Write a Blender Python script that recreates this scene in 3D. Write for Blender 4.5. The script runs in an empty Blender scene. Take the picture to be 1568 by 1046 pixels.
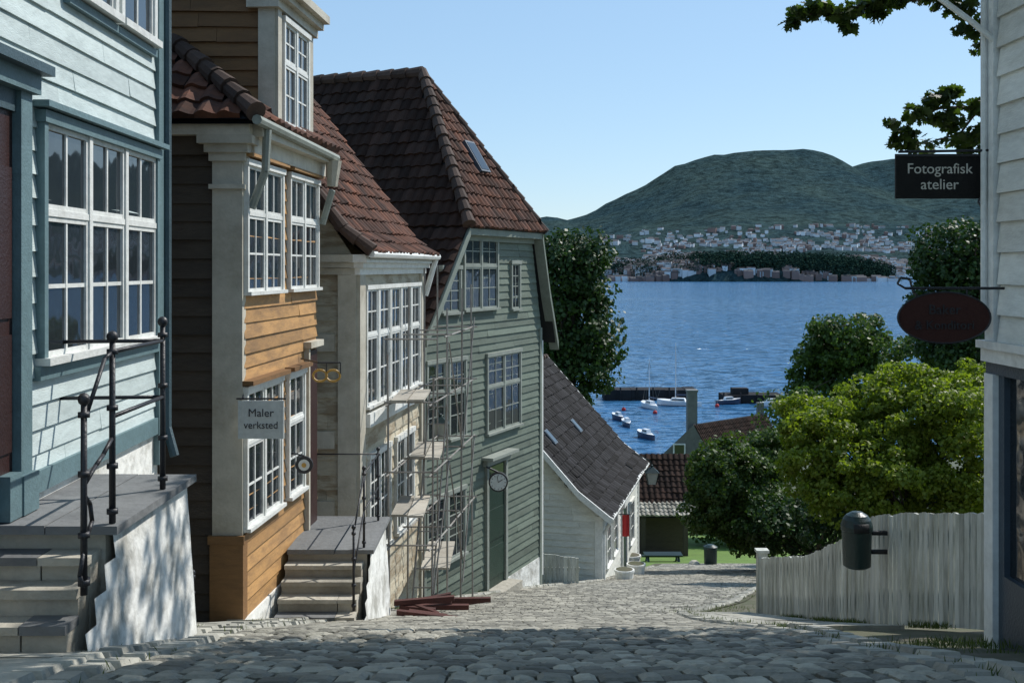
import bpy, math, random
import numpy as np
from mathutils import Vector, Matrix, noise
random.seed(7); rng=np.random.default_rng(11)
FP,CX,HY=1700.0,784.0,410.0     # survey constants (level camera)
SEA=-24.4
scene=bpy.context.scene
# ------------------------------------------------------------------ materials
MATS={}
def newmat(name):
    m=bpy.data.materials.new(name); m.use_nodes=True; MATS[name]=m
    nt=m.node_tree; b=nt.nodes['Principled BSDF']; return m,nt,b
def N(nt,t,**k):
    n=nt.nodes.new(t)
    for a,v in k.items():
        if a in n.inputs.keys(): n.inputs[a].default_value=v
        else: setattr(n,a,v)
    return n
def surf(name,col,dirt=None,amt=.35,rough=.65,var=.18,scale=(2,2,2),bump=.25,bscale=30,spec=.4,thr=(.45,.7),ds=1.6):
    m,nt,b=newmat(name); L=nt.links.new
    tc=N(nt,'ShaderNodeTexCoord'); mp=N(nt,'ShaderNodeMapping'); mp.inputs['Scale'].default_value=scale
    L(tc.outputs['Object'],mp.inputs['Vector'])
    n1=N(nt,'ShaderNodeTexNoise',Scale=ds,Detail=8.0,Roughness=.7); L(mp.outputs[0],n1.inputs['Vector'])
    mr=N(nt,'ShaderNodeMapRange'); mr.inputs[1].default_value=thr[0]; mr.inputs[2].default_value=thr[1]; mr.inputs[4].default_value=amt
    L(n1.outputs[0],mr.inputs[0])
    mx=N(nt,'ShaderNodeMixRGB'); mx.inputs[1].default_value=(*col,1)
    d=dirt if dirt else tuple(c*.45 for c in col); mx.inputs[2].default_value=(*d,1); L(mr.outputs[0],mx.inputs[0])
    g=N(nt,'ShaderNodeNewGeometry'); m2=N(nt,'ShaderNodeMapRange'); m2.inputs[3].default_value=1-var; m2.inputs[4].default_value=1+var*.6
    L(g.outputs['Random Per Island'],m2.inputs[0])
    n3=N(nt,'ShaderNodeTexNoise',Scale=9.0,Detail=5.0); L(mp.outputs[0],n3.inputs['Vector'])
    m3=N(nt,'ShaderNodeMapRange'); m3.inputs[3].default_value=.8; m3.inputs[4].default_value=1.2; L(n3.outputs[0],m3.inputs[0])
    mm=N(nt,'ShaderNodeMath',operation='MULTIPLY'); L(m2.outputs[0],mm.inputs[0]); L(m3.outputs[0],mm.inputs[1])
    vm=N(nt,'ShaderNodeVectorMath',operation='SCALE'); L(mx.outputs[0],vm.inputs[0]); L(mm.outputs[0],vm.inputs['Scale'])
    L(vm.outputs[0],b.inputs['Base Color']); b.inputs['Roughness'].default_value=rough
    b.inputs['Specular IOR Level'].default_value=spec
    if bump:
        n2=N(nt,'ShaderNodeTexNoise',Scale=float(bscale),Detail=6.0); L(mp.outputs[0],n2.inputs['Vector'])
        bp=N(nt,'ShaderNodeBump',Strength=bump,Distance=.02); L(n2.outputs[0],bp.inputs['Height']); L(bp.outputs[0],b.inputs['Normal'])
    return m
W=(1,1,4)
surf('teal_boards',(.53,.605,.59),(.27,.32,.31),.5,.5,.14,W)
surf('teal_trim',(.12,.19,.205),(.06,.095,.10),.4,.5,.1)
surf('teal_dark',(.05,.085,.10),None,.4,.5,.1)
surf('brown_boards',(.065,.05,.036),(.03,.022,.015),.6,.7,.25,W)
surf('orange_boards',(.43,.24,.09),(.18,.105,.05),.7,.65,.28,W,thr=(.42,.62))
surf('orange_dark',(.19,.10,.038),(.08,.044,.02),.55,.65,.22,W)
surf('cream_boards',(.50,.45,.34),(.22,.15,.08),.65,.7,.22,W,thr=(.46,.58))
surf('cream_trim',(.50,.47,.39),(.25,.21,.145),.6,.6,.12,(1,1,1))
surf('white_paint',(.76,.77,.74),(.42,.42,.38),.45,.5,.08)
surf('window_paint',(.68,.69,.66),(.40,.40,.36),.5,.5,.08)
surf('green_boards',(.14,.172,.135),(.065,.08,.06),.6,.65,.28,W)
surf('green_trim',(.21,.24,.205),(.115,.13,.105),.5,.6,.1)
surf('greygreen_window',(.27,.295,.26),(.14,.155,.13),.5,.6,.08)
surf('white_boards',(.70,.71,.66),(.40,.40,.34),.5,.6,.12,W)
surf('fence_paint',(.55,.56,.51),(.21,.22,.165),.8,.7,.28,(4,4,.7),thr=(.42,.66))
surf('red_tiles',(.145,.058,.034),(.045,.03,.026),.8,.85,.6,(1,1,1),thr=(.36,.6),ds=2.2,spec=.2)
surf('dark_tiles',(.045,.025,.019),(.024,.018,.016),.75,.9,.45,(1,1,1),thr=(.35,.65),spec=.12)
surf('slate_tiles',(.032,.031,.033),(.013,.013,.014),.75,.8,.7,(1,1,1),thr=(.35,.62),spec=.15)
surf('hip_tiles',(.075,.05,.04),(.035,.028,.024),.6,.8,.35,spec=.2)
surf('plaster',(.74,.74,.70),(.30,.29,.25),.8,.85,.03,(1,1,1),.6,14,thr=(.45,.62),ds=2.5)
surf('step_stone',(.44,.41,.34),(.19,.175,.135),.65,.85,.25,(1,1,1),.7,18)
surf('slab_stone',(.17,.175,.175),(.09,.093,.095),.6,.75,.25,(1,1,1),.6,14)
surf('cobble',(.31,.295,.245),(.12,.115,.09),.7,.75,.6,(1,1,1),.7,40,thr=(.42,.62))
surf('joint_sand',(.10,.092,.062),(.045,.055,.02),.8,.95,.0,(1,1,1),.5,30,thr=(.45,.6))
surf('kerb_stone',(.37,.36,.31),(.17,.165,.13),.65,.8,.3,(1,1,1),.6,30)
surf('iron',(.02,.022,.027),(.06,.04,.03),.3,.45,.1)
surf('steel',(.26,.25,.23),(.13,.08,.055),.6,.5,.25)
surf('plank',(.42,.39,.33),(.2,.17,.13),.5,.8,.3,(1,1,1))
surf('red_beam',(.075,.022,.016),(.03,.02,.016),.5,.75,.3)
surf('door_dark',(.035,.014,.012),None,.3,.4,.1)
surf('door_green',(.02,.042,.03),None,.3,.45,.1)
surf('dark_inside',(.012,.014,.016),None,.2,.7,.1)
surf('bluegrey',(.05,.07,.09),None,.2,.4,.1)
surf('soil',(.11,.10,.07),(.05,.065,.025),.8,.95,.0,(1,1,1),.8,20,thr=(.4,.6))
surf('lawn',(.12,.20,.035),(.08,.14,.026),.8,.95,.0,(1,1,1),.8,40,thr=(.4,.6))
surf('rocky_ground',(.08,.10,.05),(.05,.05,.045),.8,.95,.0,(1,1,1),.5,3,thr=(.4,.6))
surf('bark',(.075,.06,.045),(.03,.026,.02),.6,.9,.1,(3,3,.8),.9,14)
surf('sign_white',(.55,.58,.56),(.4,.42,.4),.3,.55,.02)
surf('sign_black',(.012,.011,.010),None,.3,.6,.02,spec=.2)
surf('sign_oval',(.05,.017,.013),None,.3,.6,.02,spec=.2)
surf('letter_dark',(.03,.03,.035),None,.1,.6,.02)
surf('letter_light',(.55,.52,.45),None,.2,.6,.02)
surf('gold',(.45,.27,.06),(.2,.1,.02),.5,.4,.05)
surf('bin_green',(.012,.028,.026),None,.3,.35,.05)
surf('red_cloth',(.45,.03,.03),None,.2,.7,.05)
surf('hull_white',(.75,.76,.78),None,.15,.3,.03)
surf('hull_dark',(.05,.06,.1),None,.15,.3,.03)
surf('pier_stone',(.03,.03,.032),(.015,.015,.017),.6,.9,.2,(.4,.4,1),.4,2,spec=.1)
surf('town_white',(.62,.66,.70),None,.1,.8,.4,(.01,.01,.01),0)
surf('town_red',(.22,.15,.135),None,.1,.8,.35,(.01,.01,.01),0)
surf('town_roof',(.11,.105,.11),None,.1,.9,.5,(.01,.01,.01),0,spec=.1)
surf('glass_lamp',(.35,.37,.33),None,.2,.2,.02)
def leafmat(name,c1,c2,trans=.35,rough=.5,spec=.3):
    m,nt,b=newmat(name); L=nt.links.new
    g=N(nt,'ShaderNodeNewGeometry'); mx=N(nt,'ShaderNodeMixRGB'); mx.inputs[1].default_value=(*c1,1); mx.inputs[2].default_value=(*c2,1)
    L(g.outputs['Random Per Island'],mx.inputs[0]); L(mx.outputs[0],b.inputs['Base Color']); b.inputs['Roughness'].default_value=rough
    b.inputs['Specular IOR Level'].default_value=spec
    if trans>0:
        tr=N(nt,'ShaderNodeBsdfTranslucent'); vs=N(nt,'ShaderNodeVectorMath',operation='MULTIPLY'); vs.inputs[1].default_value=(1.3,1.5,.5)
        L(mx.outputs[0],vs.inputs[0]); L(vs.outputs[0],tr.inputs[0])
        ms=N(nt,'ShaderNodeMixShader'); ms.inputs[0].default_value=trans; L(b.outputs[0],ms.inputs[1]); L(tr.outputs[0],ms.inputs[2])
        L(ms.outputs[0],nt.nodes['Material Output'].inputs[0])
    return m
leafmat('leaf_dark',(.016,.040,.010),(.040,.080,.02),.22)
leafmat('leaf_mid',(.035,.07,.016),(.08,.125,.028),.32)
leafmat('leaf_light',(.115,.16,.018),(.23,.27,.035),.45)
leafmat('leaf_oak',(.03,.055,.014),(.065,.10,.024),.35)
leafmat('leaf_far',(.018,.042,.034),(.032,.06,.042),0,.9,0)
leafmat('grass_blade',(.05,.085,.02),(.13,.16,.045),.3)
m,nt,b=newmat('glass'); b.inputs['Base Color'].default_value=(.02,.025,.03,1); b.inputs['Roughness'].default_value=.04; b.inputs['Specular IOR Level'].default_value=.9
tc=N(nt,'ShaderNodeTexCoord'); n1=N(nt,'ShaderNodeTexNoise',Scale=2.5,Detail=2.0); bp=N(nt,'ShaderNodeBump',Strength=.12,Distance=.05)
nt.links.new(tc.outputs['Object'],n1.inputs['Vector']); nt.links.new(n1.outputs[0],bp.inputs['Height']); nt.links.new(bp.outputs[0],b.inputs['Normal'])
# water: wave normals straight from noise so that distant wavelets still sparkle
m,nt,b=newmat('water'); L=nt.links.new
b.inputs['Base Color'].default_value=(.035,.13,.27,1); b.inputs['Roughness'].default_value=.13; b.inputs['IOR'].default_value=1.33
tc=N(nt,'ShaderNodeTexCoord'); mp=N(nt,'ShaderNodeMapping'); mp.inputs['Scale'].default_value=(.45,1,1); L(tc.outputs['Object'],mp.inputs[0])
n1=N(nt,'ShaderNodeTexNoise',Scale=.5,Detail=5.0,Roughness=.75); n2=N(nt,'ShaderNodeTexNoise',Scale=.02,Detail=3.0)
L(mp.outputs[0],n1.inputs['Vector']); L(mp.outputs[0],n2.inputs['Vector'])
sb=N(nt,'ShaderNodeVectorMath',operation='SUBTRACT'); sb.inputs[1].default_value=(.5,.5,.5); L(n1.outputs['Color'],sb.inputs[0])
ml=N(nt,'ShaderNodeVectorMath',operation='MULTIPLY'); ml.inputs[1].default_value=(3.0,3.4,0); L(sb.outputs[0],ml.inputs[0])
mr=N(nt,'ShaderNodeMapRange'); mr.inputs[1].default_value=.35; mr.inputs[2].default_value=.65; mr.inputs[3].default_value=.65; mr.inputs[4].default_value=1.3; L(n2.outputs[0],mr.inputs[0])
sc=N(nt,'ShaderNodeVectorMath',operation='SCALE'); L(ml.outputs[0],sc.inputs[0]); L(mr.outputs[0],sc.inputs['Scale'])
ad=N(nt,'ShaderNodeVectorMath',operation='ADD'); ad.inputs[1].default_value=(0,0,1); L(sc.outputs[0],ad.inputs[0])
no=N(nt,'ShaderNodeVectorMath',operation='NORMALIZE'); L(ad.outputs[0],no.inputs[0]); L(no.outputs[0],b.inputs['Normal'])
# forested hill, with aerial haze baked into its bluish base colours
m,nt,b=newmat('forest_hill_hazed'); L=nt.links.new
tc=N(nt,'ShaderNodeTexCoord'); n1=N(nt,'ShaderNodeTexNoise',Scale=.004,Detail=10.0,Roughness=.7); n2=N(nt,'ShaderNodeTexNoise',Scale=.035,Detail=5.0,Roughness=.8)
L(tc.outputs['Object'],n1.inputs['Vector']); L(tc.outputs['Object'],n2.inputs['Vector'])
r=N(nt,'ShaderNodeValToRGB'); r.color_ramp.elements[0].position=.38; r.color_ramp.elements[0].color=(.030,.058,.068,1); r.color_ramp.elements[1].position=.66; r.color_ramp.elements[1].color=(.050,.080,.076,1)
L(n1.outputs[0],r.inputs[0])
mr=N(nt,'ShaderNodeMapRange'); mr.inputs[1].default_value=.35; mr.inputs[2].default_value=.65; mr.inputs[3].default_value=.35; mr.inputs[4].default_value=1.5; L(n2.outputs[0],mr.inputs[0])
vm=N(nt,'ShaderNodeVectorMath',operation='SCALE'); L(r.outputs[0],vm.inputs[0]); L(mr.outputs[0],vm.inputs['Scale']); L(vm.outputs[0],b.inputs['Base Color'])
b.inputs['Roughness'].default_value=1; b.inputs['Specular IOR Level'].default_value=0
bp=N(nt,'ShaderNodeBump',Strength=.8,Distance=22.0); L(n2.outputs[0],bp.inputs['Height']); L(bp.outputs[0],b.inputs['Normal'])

# ------------------------------------------------------------------ builders
def empty(name,loc):
    e=bpy.data.objects.new(name,None); e.location=loc; e.empty_display_size=.3; scene.collection.objects.link(e); return e
class MB:
    def __init__(s): s.v=[]; s.f=[]; s.m=[]
    def face(s,pts,mat):
        i=len(s.v); s.v+= [tuple(p) for p in pts]; s.f.append(tuple(range(i,i+len(pts)))); s.m.append(mat)
    def hexa(s,p,mat,nobottom=False):
        i=len(s.v); s.v+=[tuple(q) for q in p]
        fs=[(4,5,6,7),(0,1,5,4),(1,2,6,5),(2,3,7,6),(3,0,4,7)]
        if not nobottom: fs.append((3,2,1,0))
        for f in fs: s.f.append(tuple(i+k for k in f)); s.m.append(mat)
    def box(s,x0,x1,y0,y1,z0,z1,mat):
        s.hexa([(x0,y0,z0),(x1,y0,z0),(x1,y1,z0),(x0,y1,z0),(x0,y0,z1),(x1,y0,z1),(x1,y1,z1),(x0,y1,z1)],mat)
    def tube(s,a,b,r0,r1=None,mat='iron',n=8,cap=True):
        a=Vector(a); b=Vector(b); r1=r0 if r1 is None else r1
        d=(b-a); 
        if d.length<1e-6: return
        d.normalize(); u=d.orthogonal().normalized(); w=d.cross(u); i=len(s.v)
        for c,r in((a,r0),(b,r1)):
            for k in range(n):
                t=2*math.pi*k/n; s.v.append(tuple(c+u*math.cos(t)*r+w*math.sin(t)*r))
        for k in range(n): s.f.append((i+k,i+(k+1)%n,i+n+(k+1)%n,i+n+k)); s.m.append(mat)
        if cap:
            s.f.append(tuple(i+k for k in range(n-1,-1,-1))); s.m.append(mat)
            s.f.append(tuple(i+n+k for k in range(n))); s.m.append(mat)
    def chain(s,pts,r,mat='iron',n=6):
        for a,b in zip(pts[:-1],pts[1:]): s.tube(a,b,r,r,mat,n)
    def ball(s,c,r,mat,n=8,sz=1):
        i=len(s.v); R=6
        for j in range(R+1):
            ph=math.pi*j/R
            for k in range(n):
                t=2*math.pi*k/n; s.v.append((c[0]+r*math.sin(ph)*math.cos(t),c[1]+r*math.sin(ph)*math.sin(t),c[2]+r*sz*math.cos(ph)))
        for j in range(R):
            for k in range(n): s.f.append((i+j*n+k,i+(j+1)*n+k,i+(j+1)*n+(k+1)%n,i+j*n+(k+1)%n)); s.m.append(mat)
    def obj(s,name,parent=None,smooth=False):
        me=bpy.data.meshes.new(name); me.from_pydata(s.v,[],s.f)
        names=[]; 
        for q in s.m:
            if q not in names: names.append(q)
        for q in names: me.materials.append(MATS[q])
        ix={q:i for i,q in enumerate(names)}
        me.polygons.foreach_set('material_index',[ix[q] for q in s.m])
        if smooth: me.polygons.foreach_set('use_smooth',[True]*len(s.f))
        me.update()
        o=bpy.data.objects.new(name,me); scene.collection.objects.link(o)
        if parent: o.parent=parent; o.matrix_parent_inverse=Matrix.Translation(-parent.location)
        return o
class WF:
    def __init__(s,p0,p1):
        s.p0=Vector(p0); s.p1=Vector(p1); s.d=(s.p1-s.p0).normalized(); s.n=Vector((s.d.y,-s.d.x)); s.len=(s.p1-s.p0).length
    def P(s,a,z,o=0):
        q=s.p0+s.d*a+s.n*o; return Vector((q.x,q.y,z))
    def s_of(s,px,o=.06):
        k=(px-CX)/FP; q=s.p0+s.n*o; return (k*q.y-q.x)/(s.d.x-k*s.d.y)
    def at(s,px,py):
        a=s.s_of(px); q=s.p0+s.d*a; return a,(HY-py)/FP*q.y
def wbox(mb,w,s0,s1,z0,z1,o0,o1,mat):
    mb.hexa([w.P(s0,z0,o0),w.P(s1,z0,o0),w.P(s1,z0,o1),w.P(s0,z0,o1),w.P(s0,z1,o0),w.P(s1,z1,o0),w.P(s1,z1,o1),w.P(s0,z1,o1)],mat)
def srange(poly,z):
    xs=[]
    for i in range(len(poly)):
        a=poly[i]; b=poly[(i+1)%len(poly)]
        if (a[1]-z)*(b[1]-z)<0:
            t=(z-a[1])/(b[1]-a[1]); xs.append(a[0]+t*(b[0]-a[0]))
    return (min(xs),max(xs)) if len(xs)>1 else None
def clap(mb,w,poly,mat,h=.15,lap=.024):
    mb.face([w.P(a,z,-.004) for a,z in poly],mat)
    z=min(p[1] for p in poly); zt=max(p[1] for p in poly); z+=.001
    while z<zt-.02:
        hh=h*random.uniform(.93,1.07)
        r=srange(poly,z+hh*.5)
        if r and r[1]-r[0]>.03:
            a=r[0]
            while a<r[1]-.01:
                b=min(r[1],a+random.uniform(1.8,3.6))
                if r[1]-b<.4: b=r[1]
                o=random.uniform(-.004,.006); z1=z+hh; dz=random.uniform(-.004,.004)
                j0=random.uniform(-.006,.006); j1=random.uniform(-.006,.006)
                p=[w.P(a,z+j0,.002),w.P(b-.004,z+j1,.002),w.P(b-.004,z+j1,lap+o),w.P(a,z+j0,lap+o),w.P(a,z1+dz,.001),w.P(b-.004,z1+dz,.001),w.P(b-.004,z1+dz,.006),w.P(a,z1+dz,.006)]
                mb.hexa(p,mat); a=b
        z+=hh
def window(mb,w,s0,s1,z0,z1,nc=2,nr=4,ns=1,fr='window_paint',tr=None,cas=.06,glass='glass',sill=True,mt=.02,cm=None):
    cm=cm or fr
    for i in range(ns): # each sash has its own slightly tilted pane
        a=s0+(s1-s0)*i/ns; b=s0+(s1-s0)*(i+1)/ns; e=random.uniform(-.003,.003); f=random.uniform(-.003,.003)
        mb.hexa([w.P(a,z0,0),w.P(b,z0,0),w.P(b,z0,.031+e),w.P(a,z0,.031-e),w.P(a,z1,0),w.P(b,z1,0),w.P(b,z1,.031+e+f),w.P(a,z1,.031-e+f)],glass)
    wbox(mb,w,s0-cas,s0,z0,z1,0,.07,cm); wbox(mb,w,s1,s1+cas,z0,z1,0,.07,cm)
    wbox(mb,w,s0-cas*1.3,s1+cas*1.3,z1,z1+cas*1.3,0,.085,cm)
    wbox(mb,w,s0-cas*1.2,s1+cas*1.2,z0-cas*.8,z0,0,.11 if sill else .08,fr)
    ww=(s1-s0)/ns
    for i in range(ns):
        a=s0+ww*i; b=a+ww
        if i: wbox(mb,w,a-.03,a+.03,z0,z1,0,.066,fr)
        f=.034; a2=a+(.03 if i else 0); b2=b-(.03 if i<ns-1 else 0)
        zz=[z0,z1] if tr is None else [z0,z0+(z1-z0)*tr,z1]
        for j in range(len(zz)-1):
            u0,u1=zz[j],zz[j+1]
            if j: wbox(mb,w,a2,b2,u0-.022,u0+.022,0,.06,fr); u0+=.022
            if j<len(zz)-2: u1-=.022
            wbox(mb,w,a2,a2+f,u0,u1,0,.052,fr); wbox(mb,w,b2-f,b2,u0,u1,0,.052,fr)
            wbox(mb,w,a2+f,b2-f,u0,u0+f,0,.05,fr); wbox(mb,w,a2+f,b2-f,u1-f,u1,0,.05,fr)
            for k in range(1,nc):
                c=a2+f+(b2-a2-2*f)*k/nc; wbox(mb,w,c-mt/2,c+mt/2,u0+f,u1-f,0,.044,fr)
            n=nr if tr is None else max(1,round(nr*(u1-u0)/(z1-z0)))
            for k in range(1,n):
                c=u0+f+(u1-u0-2*f)*k/n; wbox(mb,w,a2+f,b2-f,c-mt/2,c+mt/2,0,.041,fr)
def inpoly(p,poly):
    x,y=p; c=False; j=len(poly)-1
    for i in range(len(poly)):
        if ((poly[i][1]>y)!=(poly[j][1]>y)) and x<(poly[j][0]-poly[i][0])*(y-poly[i][1])/(poly[j][1]-poly[i][1])+poly[i][0]: c=not c
        j=i
    return c
def tiles(mb,O,U,V,poly,mat,tw=.22,th=.28,prof=(0,.034,.045,.022,.004,0),skip=None,under='dark_inside'):
    O=Vector(O); U=Vector(U).normalized(); V=Vector(V).normalized(); Nn=U.cross(V).normalized()
    if Nn.z<0: Nn=-Nn
    mb.face([O+U*a+V*b-Nn*.01 for a,b in poly],under)
    mb.face([O+U*a+V*b-Nn*.07 for a,b in poly],under)
    us=[p[0] for p in poly]; vs=[p[1] for p in poly]; n=len(prof)-1
    v=min(vs); row=0
    while v<max(vs):
        u=min(us); rs=random.uniform(-.015,.015)
        while u<max(us):
            if inpoly((u+tw/2,v+th/2),poly):
                jj=random.uniform(-.014,.014)+rs; lift=random.uniform(.016,.042); sk=random.uniform(-.01,.01)
                sag=.03*noise.noise(Vector((u*.7,v*.7,O.x)))
                i=len(mb.v)
                for k,hh in enumerate(prof):
                    uu=u+tw*1.02*k/n+sk
                    mb.v.append(tuple(O+U*uu+V*(v+jj)+Nn*(-.005)))
                    mb.v.append(tuple(O+U*uu+V*(v+jj)+Nn*(hh+lift+.012+sag)))
                    mb.v.append(tuple(O+U*uu+V*(v+jj+th*1.08)+Nn*(hh+.004+sag)))
                for k in range(n):
                    a=i+3*k; b=i+3*k+3
                    mb.f.append((a,b,b+1,a+1)); mb.m.append(mat); mb.f.append((a+1,b+1,b+2,a+2)); mb.m.append(mat)
            u+=tw
        v+=th; row+=1
def ridge(mb,a,b,r=.11,step=.34,mat='hip_tiles'):
    a=Vector(a); b=Vector(b); L=(b-a).length; n=max(1,int(L/step)); d=(b-a)/n
    for i in range(n):
        q=a+d*i+Vector((0,0,random.uniform(-.012,.012))); mb.tube(q,q+d*1.12,r*1.15,r*.84,mat,10)
def footprint(mb,pts,z0,z1,mat,roof=True):
    n=len(pts)
    for i in range(n):
        a=pts[i]; b=pts[(i+1)%n]; mb.face([(a[0],a[1],z0),(b[0],b[1],z0),(b[0],b[1],z1),(a[0],a[1],z1)],mat)
    mb.face([(p[0],p[1],z1) for p in pts],mat)
def wpt(px,py,Y): return Vector(((px-CX)/FP*Y,Y,(HY-py)/FP*Y))
def interp(x,t):
    if x<=t[0][0]: return t[0][1]
    for (a,b),(c,d) in zip(t[:-1],t[1:]):
        if x<=c: return b+(d-b)*(x-a)/(c-a)
    return t[-1][1]
KN=[(-30,-.5),(0,-1.55),(3,-1.6),(4.6,-1.718),(6,-2.124),(7.5,-2.55),(9,-2.94),(12,-3.85),(16,-4.99),(20,-6.0),(24,-6.96),(30,-8.43),(40,-10.75),(55,-14.0),(80,-17.5),(110,-21),(140,-24.2),(170,-28),(400,-40),(12000,-45)]
def gz(Y):
    if Y>50: return interp(Y,KN)
    return sum(interp(Y+k,KN) for k in(-.7,-.35,0,.35,.7))/5
# ------------------------------------------------------------------ terrain
ys=[-30+i for i in range(30)]+[i*.4 for i in range(0,126)]+[52,55,60,70,80,95,110,125,140,155,170,250,400,1000,3000,12000]
xs=[-9000,-2000,-400,-80,-30,-15]+[-12+i for i in range(28)]+[20,30,60,150,400,2000,9000]
mb=MB(); vv=[(x,y,gz(y)-.012) for y in ys for x in xs]; mb.v=vv; nx=len(xs)
for j in range(len(ys)-1):
    for i in range(nx-1):
        mb.f.append((j*nx+i,j*nx+i+1,(j+1)*nx+i+1,(j+1)*nx+i))
        y=ys[j]; mb.m.append('soil' if y<39 else ('lawn' if y<75 else 'rocky_ground'))
mb.obj('ground',smooth=True)
LE=[(0,-1.6),(4.6,-1.85),(9,-2.2),(12,-2.2),(16,-1.75),(18,-1.3),(21,-1.0),(26,.75),(30,2.5),(38,4.6),(44,6.2)]
RE=[(0,1.7),(4.6,1.95),(9,2.1),(14,2.15),(16,2.35),(20,3.9),(30,6.9),(40,9.2),(44,10)]
mb=MB()
yy=3.2
while yy<42:
    a,b=yy,yy+.4; mb.face([(interp(a,LE)-.3,a,gz(a)+.002),(interp(a,RE)+.3,a,gz(a)+.002),(interp(b,RE)+.3,b,gz(b)+.002),(interp(b,LE)-.3,b,gz(b)+.002)],'joint_sand'); yy=b
mb.obj('road_bed')
mb=MB(); y=3.2
while y<42:
    d=random.uniform(.15,.23)
    l=interp(y,LE); r_=interp(y,RE); x=l+random.uniform(0,.08); far=y>9.3
    while x<r_:
        wd=random.uniform(.10,.19); g=.006
        if far: hh=.017+random.uniform(-.003,.003); dr=.006; b=.026; tl=random.uniform(-.0015,.0015)
        else: hh=random.uniform(.020,.036); dr=.014; b=.034; tl=random.uniform(-.006,.006)
        arc=.25*((x-(l+r_)/2)/2.2)**2
        y0=y-arc; y1=y0+d; sk=random.uniform(-.014,.014)
        A=[(x+g,y0+g),(x+wd-g,y0+g+sk),(x+wd-g,y1-g),(x+g,y1-g+sk)]; B=[(x+b,y0+b),(x+wd-b,y0+b+sk),(x+wd-b,y1-b),(x+b,y1-b+sk)]
        i=len(mb.v)
        for (p,q) in A: mb.v.append((p,q,gz(q)-.01))
        for k,(p,q) in enumerate(A): mb.v.append((p,q,gz(q)+hh-dr+(tl if k in(1,2) else 0)))
        for k,(p,q) in enumerate(B): mb.v.append((p,q,gz(q)+hh+(tl if k in(1,2) else 0)))
        for o_ in (0,4):
            for k in range(4): mb.f.append((i+o_+k,i+o_+(k+1)%4,i+o_+4+(k+1)%4,i+o_+4+k)); mb.m.append('cobble')
        mb.f.append((i+8,i+9,i+10,i+11)); mb.m.append('cobble')
        x+=wd
    y+=d
mb.obj('cobbled_road',smooth=False)
# gutter / kerb stones
mb=MB()
def stonerow(tab,off,y0,y1,w0=.16,len0=(.16,.34),hh=.05,mat='kerb_stone'):
    y=y0
    while y<y1:
        d=random.uniform(*len0); x=interp(y,tab)+off+random.uniform(-.02,.02); x2=interp(y+d,tab)+off
        w=w0*random.uniform(.85,1.15); h=hh*random.uniform(.8,1.2); e=.035
        mb.hexa([(x-w/2,y,gz(y)-.02),(x+w/2,y,gz(y)-.02),(x2+w/2,y+d-.01,gz(y+d)-.02),(x2-w/2,y+d-.01,gz(y+d)-.02),
         (x-w/2+e,y+e,gz(y+e)+h),(x+w/2-e,y+e,gz(y+e)+h),(x2+w/2-e,y+d-e,gz(y+d-e)+h),(x2-w/2+e,y+d-e,gz(y+d-e)+h)],mat,True)
        y+=d
stonerow(LE,-.08,3.5,40,.2,(.16,.3),.04); stonerow(LE,-.27,3.5,14,.2,(.2,.4),.055); stonerow(RE,.1,3.5,40,.2,(.2,.36),.04)
stonerow(RE,.3,3.5,9.5,.22,(.25,.45),.055)
mb.obj('kerb')
# pavement slabs
mb=MB()
def slab(x0,x1,y0,y1,h=.06,mat='slab_stone'):
    mb.hexa([(x0,y0,gz(y0)-.1),(x1,y0,gz(y0)-.1),(x1,y1,gz(y1)-.1),(x0,y1,gz(y1)-.1),(x0,y0,gz(y0)+h),(x1,y0,gz(y0)+h),(x1,y1,gz(y1)+h),(x0,y1,gz(y1)+h)],mat)
y=3.5
while y<15.6:
    d=random.uniform(.5,.9)
    slab(interp(y,LE)-.85,interp(y,LE)-.38,y,min(y+d-.02,15.6),random.uniform(.035,.05),'kerb_stone')
    if y>9.5:
        m_=(interp(y,RE)+3.42)/2+random.uniform(-.15,.15); slab(interp(y,RE)+.22,m_,y,y+d-.02,random.uniform(.03,.036),'kerb_stone'); slab(m_+.02,3.42,y,y+d-.02,random.uniform(.03,.036),'kerb_stone')
    y+=d
mb.obj('pavement')
# ------------------------------------------------------------------ blue house
E=empty('blue_clapboard_house',(-4.5,6,-2)); w=WF((-2.96,2.2),(-3.10,9.72))
mb=MB(); zs=-1.36
clap(mb,w,[(0,zs),(w.len,zs),(w.len,4.6),(0,4.6)],'teal_boards',.16)
mb.obj('boards',E)
mb=MB(); footprint(mb,[(-2.99,2.2),(-3.13,9.71),(-8,9.71),(-8,2.2)],-3.4,4.7,'brown_boards')
wbox(mb,w,0,w.len-.02,-3.4,zs,-.1,.0,'plaster'); mb.obj('body',E)
mb=MB()
wbox(mb,w,w.len-.13,w.len+.03,-1.7,4.65,0,.05,'teal_trim')
wbox(mb,w,2.5,w.len-.14,-1.43,zs+.07,0,.045,'teal_trim')
mb.tube(w.P(w.len+.06,-1.4,.06),w.P(w.len+.06,4.6,.06),.042,.042,'teal_dark')
mb.tube(w.P(w.len+.06,-1.4,.06),w.P(w.len+.02,-1.65,.14),.042,.042,'teal_dark')
s0,z1=w.at(72,192); s1,z2=w.at(240,240); z0=w.at(76,548)[1]
z1=(z1+z2)/2; z0=(z0+w.at(242,512)[1])/2
window(mb,w,s0,s1,z0,z1,2,4,3,tr=.62,cas=.06,mt=.028,cm='teal_trim')
wbox(mb,w,s0-.14,s1+.14,z1+.09,z1+.13,0,.13,'teal_trim')
wbox(mb,w,s0-.1,s1+.1,z0-.14,z0-.05,0,.06,'teal_trim')
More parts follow.
